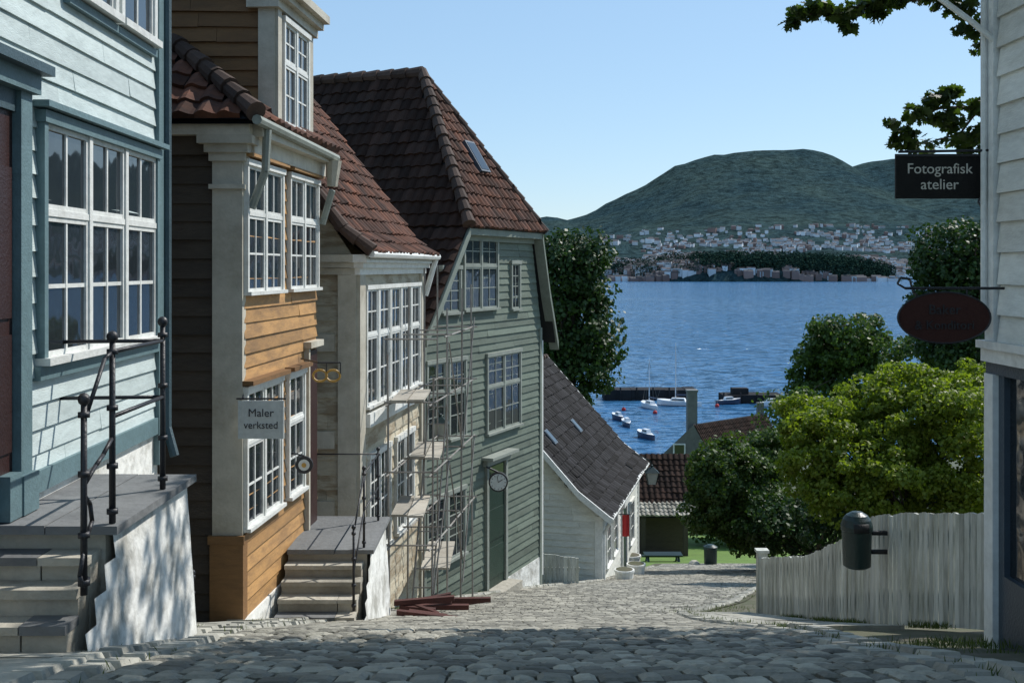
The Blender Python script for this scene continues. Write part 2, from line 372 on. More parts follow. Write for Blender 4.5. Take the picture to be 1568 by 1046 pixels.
for x0,x1 in ((116,176),(190,236)):
    a=w.s_of(x0); b=w.s_of(x1)
    window(mb,w,a,b,1.93,3.6,2,4,1,cas=.07,mt=.026)
    wbox(mb,w,a-.1,b+.1,1.80,1.86,0,.06,'teal_trim')
# door
d1=w.s_of(40); zt=w.at(44,165)[1]
wbox(mb,w,d1-1.1,d1-.14,-1.5,zt-.05,0,.035,'door_dark')
for k in range(2): wbox(mb,w,d1-.98+.44*k,d1-.62+.44*k,-1.1,-.4,.03,.05,'door_dark'); wbox(mb,w,d1-.98+.44*k,d1-.62+.44*k,-.3,.6,.03,.05,'door_dark')
wbox(mb,w,d1-.14,d1+.02,-1.48,zt+.08,0,.09,'teal_trim'); wbox(mb,w,d1-1.3,d1-1.1,-1.48,zt+.08,0,.09,'teal_trim')
wbox(mb,w,d1-.17,d1+.05,-1.485,-1.25,0,.12,'teal_trim'); wbox(mb,w,d1-.34,d1-.17,-1.485,-1.22,.036,.11,'teal_trim')
wbox(mb,w,d1-1.3,d1+.06,zt+.08,zt+.2,0,.13,'teal_trim'); wbox(mb,w,d1-1.35,d1+.1,zt+.2,zt+.26,0,.2,'teal_dark')
wbox(mb,w,d1-1.1,d1-.14,zt-.05,zt+.08,0,.06,'teal_dark')
mb.obj('trim_windows_door',E)
# stone steps
def steps(name,xl,xr,yf,yb,zt,n,rise,tread,lean=.1):
    E=empty(name,((xl+xr)/2,yf,zt)); mb=MB()
    x=xl
    while x<xr+.05:
        x2=min(xr+.08,x+random.uniform(.5,.8)); 
        if xr+.08-x2<.2: x2=xr+.08
        mb.box(x,x2-.008,yf-.06-random.uniform(0,.02),yb+.05,zt-.055,zt+random.uniform(-.006,.004),'slab_stone'); x=x2
    mb.box(xl,xr-.02,yf,yb,zt-1.6,zt-.062,'step_stone')
    for i in range(1,n+1):
        z=zt-rise*i; y0=yf-tread*i; x=xl
        while x<xr:
            x2=min(xr-.03,x+random.uniform(.45,.9)); 
            if xr-x2<.25: x2=xr-.03-random.uniform(0,.02)
            q=random.uniform(0,.02); mb.box(x,x2-.006,y0-.035-q,yf-tread*(i-1)-.01,z-.05,z+random.uniform(-.006,.004),'slab_stone' if random.random()<.5 else 'step_stone')
            mb.box(x,x2-.012,y0+random.uniform(0,.012),yf-tread*(i-1)-.002,z-1.0,z-.052,'step_stone')
            if x2>=xr-.06: break
            x=x2
    mb.obj('treads',E)
    mb=MB() # plaster side wall, profile follows the flight, leaning out at the foot
    prof=[(yb,zt-.06)]
    for i in range(0,n+1): prof.append((yf-tread*i+.015,zt-rise*i-.06)); prof.append((yf-tread*i+.013,zt-rise*(i+1)-.06))
    prof=prof[:-1]
    seq=[]
    for (ya,za),(yc,zc) in zip(prof[:-1],prof[1:]):
        k=max(1,int(abs(ya-yc)/.12)); 
        for q in range(k): seq.append((ya+(yc-ya)*q/k,za+(zc-za)*q/k))
    seq.append(prof[-1]); H=1.7; zb=zt-H; R=10
    def pt(y,z,t):
        zz=z+(zb-z)*t; o=.012+lean*(zt-zz)/H+.02*noise.noise(Vector((y*3,zz*3,1))); return (xr+o,y,zz)
    for (a,b) in zip(seq[:-1],seq[1:]):
        for r in range(R): mb.face([pt(a[0],a[1],r/R),pt(b[0],b[1],r/R),pt(b[0],b[1],(r+1)/R),pt(a[0],a[1],(r+1)/R)],'plaster')
    ye,ze=prof[-1]; o=[pt(ye,ze,t/4) for t in range(5)]
    mb.face([(xr-.03,ye,ze)]+o+[(xr-.03,ye,zb)],'plaster')
    mb.face([(xr-.03,yb,zt-.06),pt(yb,zt-.06,0),pt(yb,zt-.06,1),(xr-.03,yb,zb)],'plaster')
    mb.obj('side_wall',E); return E
steps('stone_steps',-3.9,-2.36,6.5,8.0,-1.49,4,.145,.165,.12)
# railing
def railing(name,posts,rails,r=.018):
    E=empty(name,posts[0][0]); mb=MB()
    for (b,h) in posts:
        b=Vector(b); t=b+Vector((0,0,h)); mb.tube(b,t,r*1.15,r*1.0,'iron')
        for f in (.05,.3,.62,.93): mb.tube(b+Vector((0,0,h*f)),b+Vector((0,0,h*f+.03)),r*1.9,r*1.9,'iron')
        mb.ball(t+Vector((0,0,r*1.5)),r*2.0,'iron')
    for p in rails: mb.chain([Vector(q) for q in p],r*.75)
    mb.obj('ironwork',E,True)
A=Vector((-2.34,6.5,-1.49)); B=Vector((-2.36,6.12,-1.80)); C=Vector((-2.36,7.5,-1.49))
Hh=1.06
railing('iron_railing',[(A,Hh),(B,1.05),(C,1.1)],[
 [A+Vector((0,0,1.0)),C+Vector((0,0,1.0))],[A+Vector((0,0,.62)),C+Vector((0,0,.62))],
 [C+Vector((0,0,1.0)),Vector((-3.05,7.5,-.5))],[C+Vector((0,0,.62)),Vector((-3.05,7.5,-.88))],
 [A+Vector((0,0,1.0)),A+Vector((0,-.12,.97)),B+Vector((0,.05,1.0)),B+Vector((0,0,.98))],
 [A+Vector((0,0,.5)),A+Vector((0,-.15,.42)),A+Vector((0,-.26,.38)),B+Vector((0,0,.6))],
 [B+Vector((0,0,.55)),B+Vector((0,.09,.48)),B+Vector((0,.12,.38)),B+Vector((0,.05,.32)),B+Vector((0,0,.3))],
 [B+Vector((0,0,.25)),B+Vector((0,-.06,.12)),B+Vector((0,0,.02)),B+Vector((0,.06,.08))]])
railing('iron_railing',[((-2.95,9.95,gz(9.9)),.95),((-3.05,10.6,gz(10.6)),.5)],[[(-2.95,9.95,gz(9.9)+.9),(-3.7,10,gz(9.9)+.9)],[(-2.95,9.95,gz(9.9)+.3),(-3.7,10,gz(9.9)+.3)]],.014)
# ------------------------------------------------------------------ orange house
E=empty('orange_clapboard_house',(-4.5,13.5,-3.5)); w=WF((-2.93,12.0),(-2.685,15.15)); wc=WF((-7.5,12.03),(-3.23,12.03))
mb=MB(); ZB=-3.80
clap(mb,w,[(.05,ZB),(w.len,ZB),(w.len,1.5),(.05,1.5)],'orange_boards',.16,.028)
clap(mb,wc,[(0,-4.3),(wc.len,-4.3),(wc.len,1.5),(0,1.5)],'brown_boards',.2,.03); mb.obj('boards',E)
mb=MB(); footprint(mb,[(-2.96,12.06),(-2.72,15.14),(-7.5,15.14),(-7.5,12.06)],-5.2,1.5,'brown_boards')
wbox(mb,w,0,w.len,-5.4,ZB,-.2,.05,'plaster'); mb.obj('body',E)
mb=MB()
mb.box(-3.23,-2.905,11.96,12.12,-2.96,1.15,'cream_trim'); mb.box(-3.25,-2.89,11.93,12.13,-4.6,-2.96,'orange_dark')
mb.box(-3.27,-2.88,11.92,12.14,-2.97,-2.88,'orange_dark')
mb.box(-3.26,-2.88,11.92,12.14,.85,.9,'cream_trim')
for k,(o,z0,z1) in enumerate(((.03,1.15,1.24),(.07,1.24,1.33),(.13,1.33,1.42))): mb.box(-3.23-o,-2.9+o,11.95-o,12.16,z0,z1,'cream_trim')
wbox(mb,w,.1,w.len+.1,1.25,1.42,0,.12,'cream_trim'); wbox(mb,w,0,w.len+.1,1.42,1.55,0,.24,'cream_trim')
mb.box(-7.5,-2.8,11.82,12.02,1.42,1.55,'cream_trim'); mb.box(-7.5,-3.28,11.95,12.0,1.22,1.42,'brown_boards')
mb.tube(w.P(-.3,1.56,.27),w.P(w.len+.1,1.5,.27),.055,.055,'greygreen_window')
mb.tube(w.P(.1,1.5,.26),w.P(.1,1.05,.24),.05,.045,'greygreen_window'); mb.tube(w.P(.1,1.05,.24),w.P(.12,.65,.08),.045,.045,'greygreen_window')
mb.tube(w.P(w.len-.1,1.45,.28),w.P(w.len-.1,1.1,.26),.11,.07,'cream_trim'); mb.tube(w.P(w.len-.1,1.05,.26),w.P(w.len,.6,.1),.045,.045,'greygreen_window')
for (x0,x1) in ((381,433),(446,487)):
    a=w.s_of(x0); b=w.s_of(x1)
    window(mb,w,a,b,-.26,1.12,2,4,2,tr=.62,cas=.05,mt=.022)
    wbox(mb,w,a-.08,b+.08,1.21,1.245,0,.13,'orange_boards')
a=w.s_of(380);b=w.s_of(431); window(mb,w,a,b,-2.82,-1.35,2,4,2,tr=.62,cas=.05,mt=.022); wbox(mb,w,a-.1,b+.1,-1.27,-1.22,0,.15,'orange_dark')
a=w.s_of(444);b=w.s_of(466); window(mb,w,a,b,-2.82,-1.35,2,4,1,tr=.62,cas=.05,mt=.022); wbox(mb,w,a-.1,b+.1,-1.27,-1.22,0,.15,'orange_dark')
a=w.s_of(473); wbox(mb,w,a,w.len-.05,-3.42,-1.1,0,.04,'door_dark'); wbox(mb,w,a-.07,a,-3.45,-1.05,0,.08,'cream_trim')
wbox(mb,w,a-.1,w.len+.0,-1.05,-.97,0,.12,'cream_trim')
mb.obj('trim_windows_door',E)
mb=MB(); p=math.atan(.79); cp,sp=math.cos(p),math.sin(p)
tiles(mb,(-7.2,11.72,1.58),(1,0,0),(0,cp,sp),[(0,0),(4.5,0),(0,4.5/cp)],'red_tiles',.24,.3)
dd=Vector((.079,1,0)).normalized()
tiles(mb,(-2.68,11.72,1.58),dd,(-cp,0,sp),[(0,0),(3.5,0),(3.5,1.5),(1.3,1.6)],'red_tiles',.24,.3)
ridge(mb,(-2.70,11.72,1.66),(-2.70-3.2,11.72+3.2,1.66+3.2*.79),.10,.3)
mb.obj('roof',E)
# attic storey
mb=MB(); wd=WF((-2.77,12.95),(-2.65,14.5)); wdc=WF((-7,12.95),(-2.94,12.95))
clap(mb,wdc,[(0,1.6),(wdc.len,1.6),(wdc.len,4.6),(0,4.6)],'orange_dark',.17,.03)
clap(mb,wd,[(0,1.6),(wd.len,1.6),(wd.len,4.6),(0,4.6)],'orange_boards',.17)
footprint(mb,[(-2.80,12.97),(-2.68,14.5),(-7,14.5),(-7,12.97)],1.5,4.6,'brown_boards')
mb.box(-2.95,-2.76,12.90,13.0,1.55,3.02,'cream_trim'); wbox(mb,wd,-.02,.13,1.62,3.02,0,.05,'cream_trim'); wbox(mb,wd,wd.len-.15,wd.len+.02,1.62,3.02,0,.05,'cream_trim')
window(mb,wd,.24,wd.len-.26,1.72,2.92,2,4,2,tr=.6,cas=.05)
wbox(mb,wd,-.1,wd.len+.1,1.56,1.63,0,.12,'cream_trim')
for o,z0,z1 in ((.08,3.02,3.12),(.16,3.12,3.2),(.24,3.2,3.3)): wbox(mb,wd,-.12,wd.len+.15,z0,z1,-.3,o,'cream_trim')
mb.obj('attic_storey',E)
# ------------------------------------------------------------------ cream house
E=empty('cream_clapboard_house',(-4,18,-4)); w=WF((-2.25,16.0),(-1.67,20.3)); wc=WF((-5.2,16.0),(-2.25,16.0))
mb=MB(); clap(mb,w,[(0,-5.4),(w.len,-6.1),(w.len,.0),(0,.0)],'cream_boards',.2); clap(mb,wc,[(0,-5.2),(wc.len,-5.2),(wc.len,0),(0,0)],'cream_boards',.22)
mb.obj('boards',E)
mb=MB(); footprint(mb,[(-2.28,16.03),(-1.70,20.3),(-5.2,20.6),(-5.2,16.03)],-6.4,.05,'cream_boards')
mb.face([(-2.25,16.02,.1),(-4.42,16.3,3.3),(-6.5,16.3,.1)],'cream_boards'); mb.obj('body',E)
mb=MB()
wbox(mb,w,-.02,.28,-5.3,-.1,0,.07,'cream_trim'); mb.box(-2.5,-2.24,15.93,16.0,-5.3,-.1,'cream_trim')
wbox(mb,w,w.len-.2,w.len,-6.2,-.1,0,.06,'cream_trim')
for o,z0,z1 in ((.08,-.1,.0),(.15,0,.08),(.22,.08,.19)):
    wbox(mb,w,-o,w.len+.1,z0,z1,-.05,o,'white_paint'); mb.box(-3.6,-2.25+o*.5,16.0-o,15.999,z0+.003,z1-.003,'cream_trim')
for k in range(5):
    a=.42+k*.74; window(mb,w,a,a+.62,-2.05,-.32,2,4,1,tr=.6,cas=.05)
wbox(mb,w,.35,w.len-.25,-2.35,-2.15,0,.12,'white_paint')
for k in range(2): window(mb,w,.6+k*1.7,1.8+k*1.7,-4.35,-2.85,2,4,2,cas=.06)
for z in (-1.2,-2.6,-3.6): wbox(mb,wc,wc.len-.95,wc.len-.3,z,z+.25,0,.045,'cream_trim')
mb.tube(w.P(-.3,.2,.30),w.P(w.len+.1,.2,.30),.06,.06,'white_paint'); mb.tube(w.P(w.len,.15,.28),w.P(w.len+.05,-.5,.08),.05,.05,'white_paint')
mb.obj('trim_windows',E)
mb=MB(); dv=Vector((w.d.x,w.d.y,0)); inn=Vector((-w.n.x,-w.n.y,0))
O=w.P(-.3,.19,.33); L_=w.len+.35; run=2.53
pf=math.atan(.75); V0=(inn*math.cos(pf)+Vector((0,0,math.sin(pf))))
tiles(mb,O,dv,V0,[(0,0),(L_,0),(L_,.55),(0,.55)],'red_tiles',.22,.27)
O2=O+V0*.55; pl=math.atan2(3.34-O2.z,run-.44); V=(inn*math.cos(pl)+Vector((0,0,math.sin(pl)))); LL=(3.34-O2.z)/math.sin(pl)
tiles(mb,O2,dv,V,[(0,0),(L_,0),(L_,LL),(0,LL)],'red_tiles',.22,.27)
ridge(mb,O+Vector((0,0,.05)),O2+Vector((0,0,.05)),.09,.25); ridge(mb,O2+Vector((0,0,.05)),O2+V*LL+Vector((0,0,.05)),.09,.3)
top=O2+V*LL; ridge(mb,top,top+dv*L_,.1)
mb.face([top-Vector((0,0,.03)),top+dv*L_-Vector((0,0,.03)),top+dv*L_+inn*2.3-Vector((0,0,3.2)),top+inn*2.3-Vector((0,0,3.2))],'dark_tiles')
mb.face([w.P(w.len,.1,0),w.P(w.len,3.2,-2.2),w.P(w.len,.1,-4.4)],'cream_boards')
mb.obj('roof',E)
steps('stone_steps',-2.74,-1.76,13.6,15.3,-3.43,4,.145,.2,.1)
A=Vector((-1.82,13.65,-3.43)); B=Vector((-1.84,12.9,-3.98)); C=Vector((-1.82,15.1,-3.43))
railing('iron_railing',[(A,.95),(B,.95),(C,.95)],[[A+Vector((0,0,.9)),C+Vector((0,0,.9))],[A+Vector((0,0,.45)),C+Vector((0,0,.45))],[A+Vector((0,0,.9)),B+Vector((0,0,.9))],[A+Vector((0,0,.45)),B+Vector((0,0,.45))],[C+Vector((0,0,.9)),Vector((-2.7,15.1,-2.53))]],.014)
# ------------------------------------------------------------------ green house
E=empty('green_clapboard_house',(-3,24,-6)); w=WF((-1.69,20.6),(.84,26.49)); WL=w.len
inn=Vector((-w.n.x,-w.n.y,0)); dv=Vector((w.d.x,w.d.y,0))
mb=MB(); clap(mb,w,[(0,-6.3),(5.95,-7.45),(6.0,-1.5),(5.35,.8),(1.72,.8),(.05,-1.1)],'green_boards',.155,.03); mb.obj('boards',E)
mb=MB(); 
b0=w.P(0,0,-.02); b1=w.P(5.95,0,-.02); b2=b1+inn*9; b3=b0+inn*9
footprint(mb,[(b0.x,b0.y),(b1.x,b1.y),(b2.x,b2.y),(b3.x,b3.y)],-8,-1.15,'green_boards'); 
wbox(mb,w,0,5.95,-8.2,-6.75,-.1,.035,'plaster')
mb.obj('body',E)
mb=MB()
zA=4.27; sR=3.56; hipd=1.85
def slope(sa,za,sb,zb_,mat,d0,d1a,d1b,tw=.24,th=.3):
    O=w.P(sa,za,0); T=w.P(sb,zb_,0); V=T-O; LV=V.length
    tiles(mb,O,inn,V,[(d0,0),(9,0),(9,LV),(d1b,LV)],mat,tw,th)
slope(-.25,-1.25,1.62,.88,'dark_tiles',-.22,0,-.22)
slope(1.55,.82,sR,zA,'dark_tiles',-.25,0,hipd)
slope(6.45,-1.75,5.5,.85,'dark_tiles',-.22,0,-.22)
slope(5.55,.82,sR,zA,'dark_tiles',-.25,0,hipd)
O=w.P(1.5,.80,.28); O1=w.P(5.6,.80,.28); ap=w.P(sR,zA,-hipd); mid=(O+O1)/2; V=ap-mid; U=(O1-O)
tiles(mb,O,U,V,[(0,0),(U.length,0),(U.length/2,V.length)],'red_tiles',.23,.28)
ridge(mb,O+Vector((0,0,.06)),ap+Vector((0,0,.08)),.12,.3); ridge(mb,O1+Vector((0,0,.03)),ap+Vector((0,0,.05)),.09,.3)
ridge(mb,ap+Vector((0,0,.05)),ap+inn*7+Vector((0,0,.05)),.13,.36)
Un=U.normalized(); Vn=V.normalized(); Nn=Un.cross(Vn)
if Nn.z<0: Nn=-Nn
c=O+Un*(U.length*.50)+Vn*(V.length*.36)
mb.hexa([c+Un*a+Vn*b_+Nn*o for o in(0,.11) for a,b_ in((0,0),(.48,0),(.48,.8),(0,.8))],'bluegrey')
mb.hexa([c+Un*a+Vn*b_+Nn*o for o in(.11,.118) for a,b_ in((.05,.05),(.43,.05),(.43,.75),(.05,.75))],'glass')
mb.obj('roof',E)
mb=MB()
wbox(mb,w,1.6,5.5,.66,.79,0,.24,'green_trim'); wbox(mb,w,1.7,5.4,.55,.66,0,.08,'green_trim')
def barge(pa,pb,wd=.2):
    q0=w.P(pa[0],pa[1],.0); q1=w.P(pb[0],pb[1],.0); nn=Vector((w.n.x,w.n.y,0)); dz=Vector((0,0,-wd))
    mb.hexa([q0+dz+nn*.03,q1+dz+nn*.03,q1+dz+nn*.26,q0+dz+nn*.26,q0+nn*.03,q1+nn*.03,q1+nn*.26,q0+nn*.26],'green_trim')
barge((-.25,-1.25),(.35,-.62)); barge((.35,-.62),(1.62,.84)); barge((5.48,.84),(5.95,-.5)); barge((5.95,-.5),(6.5,-1.75))
wbox(mb,w,0,.14,-6.6,-1.1,0,.05,'green_trim'); wbox(mb,w,5.85,5.97,-7.4,-1.4,0,.05,'green_trim')
def wpx(x0,x1,yt,yb,**k):
    a=w.s_of(x0); b=w.s_of(x1); m_=(a+b)/2; Ym=(w.p0+w.d*m_).y
    window(mb,w,a,b,(HY-yb)/FP*Ym,(HY-yt)/FP*Ym,fr='greygreen_window',cas=.06,**k)
wpx(713,762,364,472,nc=2,nr=4,ns=2,tr=.6); wpx(785,796,404,472,nc=2,nr=4,ns=1)
wpx(679,705,412,478,nc=2,nr=4,ns=1)
wpx(748,797,542,655,nc=2,nr=4,ns=2,tr=.6); wpx(690,713,552,668,nc=2,nr=4,ns=1,tr=.6); wpx(656,682,556,672,nc=2,nr=4,ns=1,tr=.6)
wpx(688,712,752,850,nc=2,nr=3,ns=1); wpx(656,682,765,860,nc=2,nr=3,ns=1)
a=w.s_of(748); b=w.s_of(774); Ym=(w.p0+w.d*a).y; zt=(HY-712)/FP*Ym
wbox(mb,w,a,b,-6.75,zt,0,.035,'door_green'); wbox(mb,w,a-.1,a,-6.8,zt,0,.08,'greygreen_window'); wbox(mb,w,b,b+.1,-6.9,zt,0,.08,'greygreen_window')
wbox(mb,w,a-.18,b+.18,zt,zt+.14,0,.12,'greygreen_window'); wbox(mb,w,a-.25,b+.25,zt+.14,zt+.2,0,.28,'greygreen_window')
wbox(mb,w,a+.08,b-.08,zt-.4,zt-.06,.03,.045,'glass')
for q in (-6.55,-5.75): wbox(mb,w,a+.08,b-.08,q,q+.65,.03,.05,'door_green')
wbox(mb,w,a-.15,b+.15,-7.2,-6.75,0,.4,'step_stone'); wbox(mb,w,a-.15,b+.15,-7.4,-6.93,.4,.7,'step_stone')
wbox(mb,w,5.97,6.03,-7.2,-1.7,0,.05,'white_paint')
mb.obj('trim_windows_door',E)
# clock
E=empty('wall_clock',wpt(763,737,22.9)); mb=MB(); c=wpt(763,737,22.9)
mb.tube(c+Vector((0,.08,0)),c+Vector((0,-.05,0)),.2,.2,'iron',28); mb.tube(c+Vector((0,-.05,0)),c+Vector((0,-.06,0)),.17,.17,'sign_white',28)
for k in range(12):
    t=k*math.pi/6; d=Vector((math.sin(t),0,math.cos(t))); mb.tube(c+d*.13+Vector((0,-.064,0)),c+d*.155+Vector((0,-.064,0)),.007,.007,'letter_dark',4)
mb.tube(c+Vector((0,-.066,0)),c+Vector((.09,-.066,.06)),.008,.008,'letter_dark',4); mb.tube(c+Vector((0,-.066,0)),c+Vector((-.02,-.066,.13)),.006,.006,'letter_dark',4)
mb.tube(c+Vector((0,.02,.19)),c+Vector((-.25,.05,.3)),.02,.02,'iron'); mb.obj('clock_face',E)
# ------------------------------------------------------------------ white house
E=empty('white_clapboard_house',(1.5,34,-8.5)); w=WF((2.4,30),(4.30,38)); wc=WF((-.8,30.78),(2.4,30.0)); inn=Vector((-w.n.x,-w.n.y,0)); dv=Vector((w.d.x,w.d.y,0))
mb=MB(); clap(mb,w,[(0,-8.55),(w.len,-10.5),(w.len,-6.6),(0,-6.6)],'white_boards',.17)
clap(mb,wc,[(0,-8.5),(wc.len,-8.5),(wc.len,-6.65),(wc.len-.9,-6.0),(0,-3.2)],'white_boards',.18); mb.obj('boards',E)
mb=MB(); q=[w.P(0,0,-.03),w.P(w.len,0,-.03),w.P(w.len,0,-6.3),w.P(0,0,-6.3)]; footprint(mb,[(p.x,p.y) for p in q],-11,-6.62,'white_boards'); 
mb.face([w.P(w.len,-6.65,0),w.P(w.len,-3.2,-3.2),w.P(w.len,-6.65,-6.3)],'white_boards'); 
wbox(mb,w,0,w.len,-11,-9.9,-.1,.03,'plaster'); mb.obj('body',E)
mb=MB(); O=w.P(-.25,-6.72,.32); L_=w.len+.5
V0=(inn*.80+Vector((0,0,.60))).normalized(); tiles(mb,O,dv,V0,[(0,0),(L_,0),(L_,1.1),(0,1.1)],'slate_tiles',.26,.3,(0,.03,.045,.03,.0,0))
O2=O+V0*1.1; T=w.P(-.25,-3.1,-3.25); V=T-O2; tiles(mb,O2,dv,V,[(0,0),(L_,0),(L_,V.length),(0,V.length)],'slate_tiles',.26,.3)
mb.face([T,T+dv*L_,T+dv*L_+inn*3.2-Vector((0,0,3.5)),T+inn*3.2-Vector((0,0,3.5))],'slate_tiles'); ridge(mb,T,T+dv*L_,.1)
Vn=V.normalized(); Nn=dv.cross(Vn); Nn=Nn if Nn.z>0 else -Nn
for (u,v) in ((4.6,1.2),(1.2,1.4)):
    c=O2+dv*u+Vn*v; mb.hexa([c+dv*a+Vn*b_+Nn*o for o in(0,.1) for a,b_ in((0,0),(.4,0),(.4,.5),(0,.5))],'bluegrey'); mb.hexa([c+dv*a+Vn*b_+Nn*o for o in(.1,.11) for a,b_ in((.05,.05),(.35,.05),(.35,.45),(.05,.45))],'glass')
def bb(p,q,off=0):
    dz=Vector((0,0,-.2)); e=dv*.06; p=p+Vector((0,0,.06)); q=q+Vector((0,0,.06))
    mb.hexa([p+dz,q+dz,q+dz+e,p+dz+e,p,q,q+e,p+e],'white_paint')
for base in (Vector((0,0,0))-dv*.07,dv*L_+dv*.01): bb(O+base,O2+base); bb(O2+base,T+base)
mb.tube(O-dv*.05,O+dv*L_,.06,.06,'white_paint'); mb.tube(w.P(.1,-6.75,.3),w.P(.1,-7.2,.07),.045,.045,'white_paint'); mb.tube(w.P(.1,-7.2,.07),w.P(.1,-8.6,.07),.045,.045,'white_paint')
mb.obj('roof',E)
mb=MB()
wbox(mb,w,-.02,.14,-8.7,-6.7,0,.05,'white_paint'); wbox(mb,w,w.len-.14,w.len+.02,-10.4,-6.7,0,.05,'white_paint'); wbox(mb,wc,wc.len-.16,wc.len+.02,-8.6,-6.7,0,.04,'white_paint')
window(mb,w,.8,1.6,-8.3,-7.2,2,3,1,fr='white_paint'); window(mb,w,2.1,2.9,-8.3,-7.2,2,3,1,fr='white_paint'); window(mb,w,5.9,6.8,-8.9,-7.6,2,3,1,fr='white_paint')
wbox(mb,w,4.0,4.9,-9.5,-7.4,0,.04,'door_green'); wbox(mb,w,3.9,4.0,-9.5,-7.3,0,.08,'white_paint'); wbox(mb,w,4.9,5.0,-9.5,-7.3,0,.08,'white_paint'); wbox(mb,w,3.85,5.05,-7.3,-7.15,0,.14,'white_paint')
wbox(mb,w,3.8,5.1,-9.9,-9.5,0,.5,'step_stone')
mb.obj('trim_windows_door',E)
E=empty('white_yard_fence',wpt(850,900,28)); mb=MB()
for i in range(11):
    p0=wpt(822+i*5.9,0,27.5); x=p0.x; zt=(HY-846-i*.8)/FP*27.5
    mb.box(x,x+.085,27.5,27.53,-8.2,zt+random.uniform(-.01,.01),'fence_paint')
mb.box(wpt(820,0,27.5).x,wpt(888,0,27.5).x,27.535,27.57,-7.5,-7.42,'fence_paint'); mb.obj('boards',E)
def tub(px,py,Y,r,h):
    E=empty('white_planter_tub',wpt(px,py,Y)); mb=MB(); c=wpt(px,py,Y)
    mb.tube(c,c+Vector((0,0,h)),r*.8,r,'white_paint',14); mb.tube(c+Vector((0,0,h)),c+Vector((0,0,h+.06)),r*1.08,r*1.08,'white_paint',14); mb.tube(c+Vector((0,0,h+.06)),c+Vector((0,0,h+.07)),r*.9,r*.9,'soil',14)
    mb.obj('tub',E)
tub(956,902,30.5,.26,.5); tub(974,893,33.5,.27,.55); tub(968,880,36,.27,.6)
E=empty('red_banner',wpt(955,805,33)); mb=MB(); c=wpt(958,795,33)
mb.tube(c+Vector((-.3,.1,.15)),c+Vector((.15,0,.15)),.015,.015,'iron')
for i in range(6): mb.face([c+Vector((-.1+i*.035,.02*math.sin(i*1.6),.14)),c+Vector((-.065+i*.035,.02*math.sin(i*1.6+1.6),.14)),c+Vector((-.065+i*.035,.02*math.sin(i*1.6+1.6),-.5)),c+Vector((-.1+i*.035,.02*math.sin(i*1.6),-.5))],'red_cloth')
mb.obj('cloth',E)
def lantern(px,py,Y,wallp,s=.16):
    E=empty('street_lantern',wpt(px,py,Y)); mb=MB(); c=wpt(px,py,Y)
    i=[c+Vector((a*s*k,b*s*k,z)) for k,z in((.6,-s*1.3),(1,s*.6)) for a,b in((-1,-1),(1,-1),(1,1),(-1,1))]
    mb.hexa(i,'glass_lamp')
    for k in range(4): mb.tube(i[k],i[k+4],.014,.014,'bin_green',5)
    t=c+Vector((0,0,s*.6)); mb.hexa([t+Vector((a*s*1.15,b*s*1.15,0)) for a,b in((-1,-1),(1,-1),(1,1),(-1,1))]+[t+Vector((a*s*.25,b*s*.25,s*.8)) for a,b in((-1,-1),(1,-1),(1,1),(-1,1))],'bin_green')
    mb.ball(t+Vector((0,0,s)),s*.25,'bin_green'); mb.chain([t+Vector((0,0,s)),t+Vector((-.08,0,s*2)),Vector(wallp)],.016,'bin_green'); mb.obj('lantern_body',E)
lantern(674,655,20.5,(-1.65,20.55,-2.4),.15); lantern(998,728,36,(3.9,36.1,-6.0),.2)
# ------------------------------------------------------------------ scaffolding
E=empty('scaffolding',(-1.3,18.5,-5.5)); mb=MB()
def fx(y): return -2.22+(y-16)*.135
st=[16.7,17.9,19.1,20.3]
for i,y in enumerate(st):
    top=[-1.3,-.3,.0,.05][i]
    for j,o in enumerate((.28,.92)):
        x=fx(y)+o; mb.tube((x,y,gz(y)),(x+random.uniform(-.03,.03),y,top-.35*j),.017,.017,'steel',6)
        mb.box(x-.07,x+.07,y-.07,y+.07,gz(y)-.02,gz(y)+.03,'steel')
for z,y0 in ((-4.2,16.5),(-3.1,16.5),(-2.05,16.5),(-1.1,17.7)):
    for o in (.28,.92):
        if z==-1.1 and o<.5: continue
        mb.tube((fx(y0)+o,y0,z),(fx(20.5)+o,20.5,z+random.uniform(-.05,.05)),.014,.014,'steel',6)
    for y in st: mb.tube((fx(y)+.2,y,z+.03),(fx(y)+1.0,y,z+.03),.014,.014,'steel',6)
for a,b,z0,z1 in ((16.7,17.9,-4.9,-3.1),(17.9,19.1,-3.1,-5.0),(19.1,20.3,-5.4,-3.1),(17.9,19.1,-1.2,-3.1),(19.1,20.3,-3.1,-.9)):
    mb.tube((fx(a)+.95,a,z0),(fx(b)+.95,b,z1),.013,.013,'steel',6)
for z,y0,y1 in ((-2.05,16.6,18.0),(-3.1,17.8,19.3),(-3.75,16.6,17.9),(-5.1,18.6,20.4)):
    for k in range(2): mb.box(fx(y0)+.34+k*.25,fx(y0)+.57+k*.25,y0-random.uniform(0,.15),y1,z+.05,z+.085,'plank')
for o in (0,.3): mb.tube((-1.55+o,17.2,gz(17)),(-1.35+o,18.3,-2.0),.016,.016,'steel',5)
for k in range(12):
    t=k/12; mb.tube((-1.55+.2*t,17.2+1.1*t,gz(17)*(1-t)-2.0*t),(-1.25+.2*t,17.2+1.1*t,gz(17)*(1-t)-2.0*t),.011,.011,'steel',5)
mb.obj('frame',E)
E=empty('timber_stack',(-1.2,15.5,-4.8)); mb=MB()
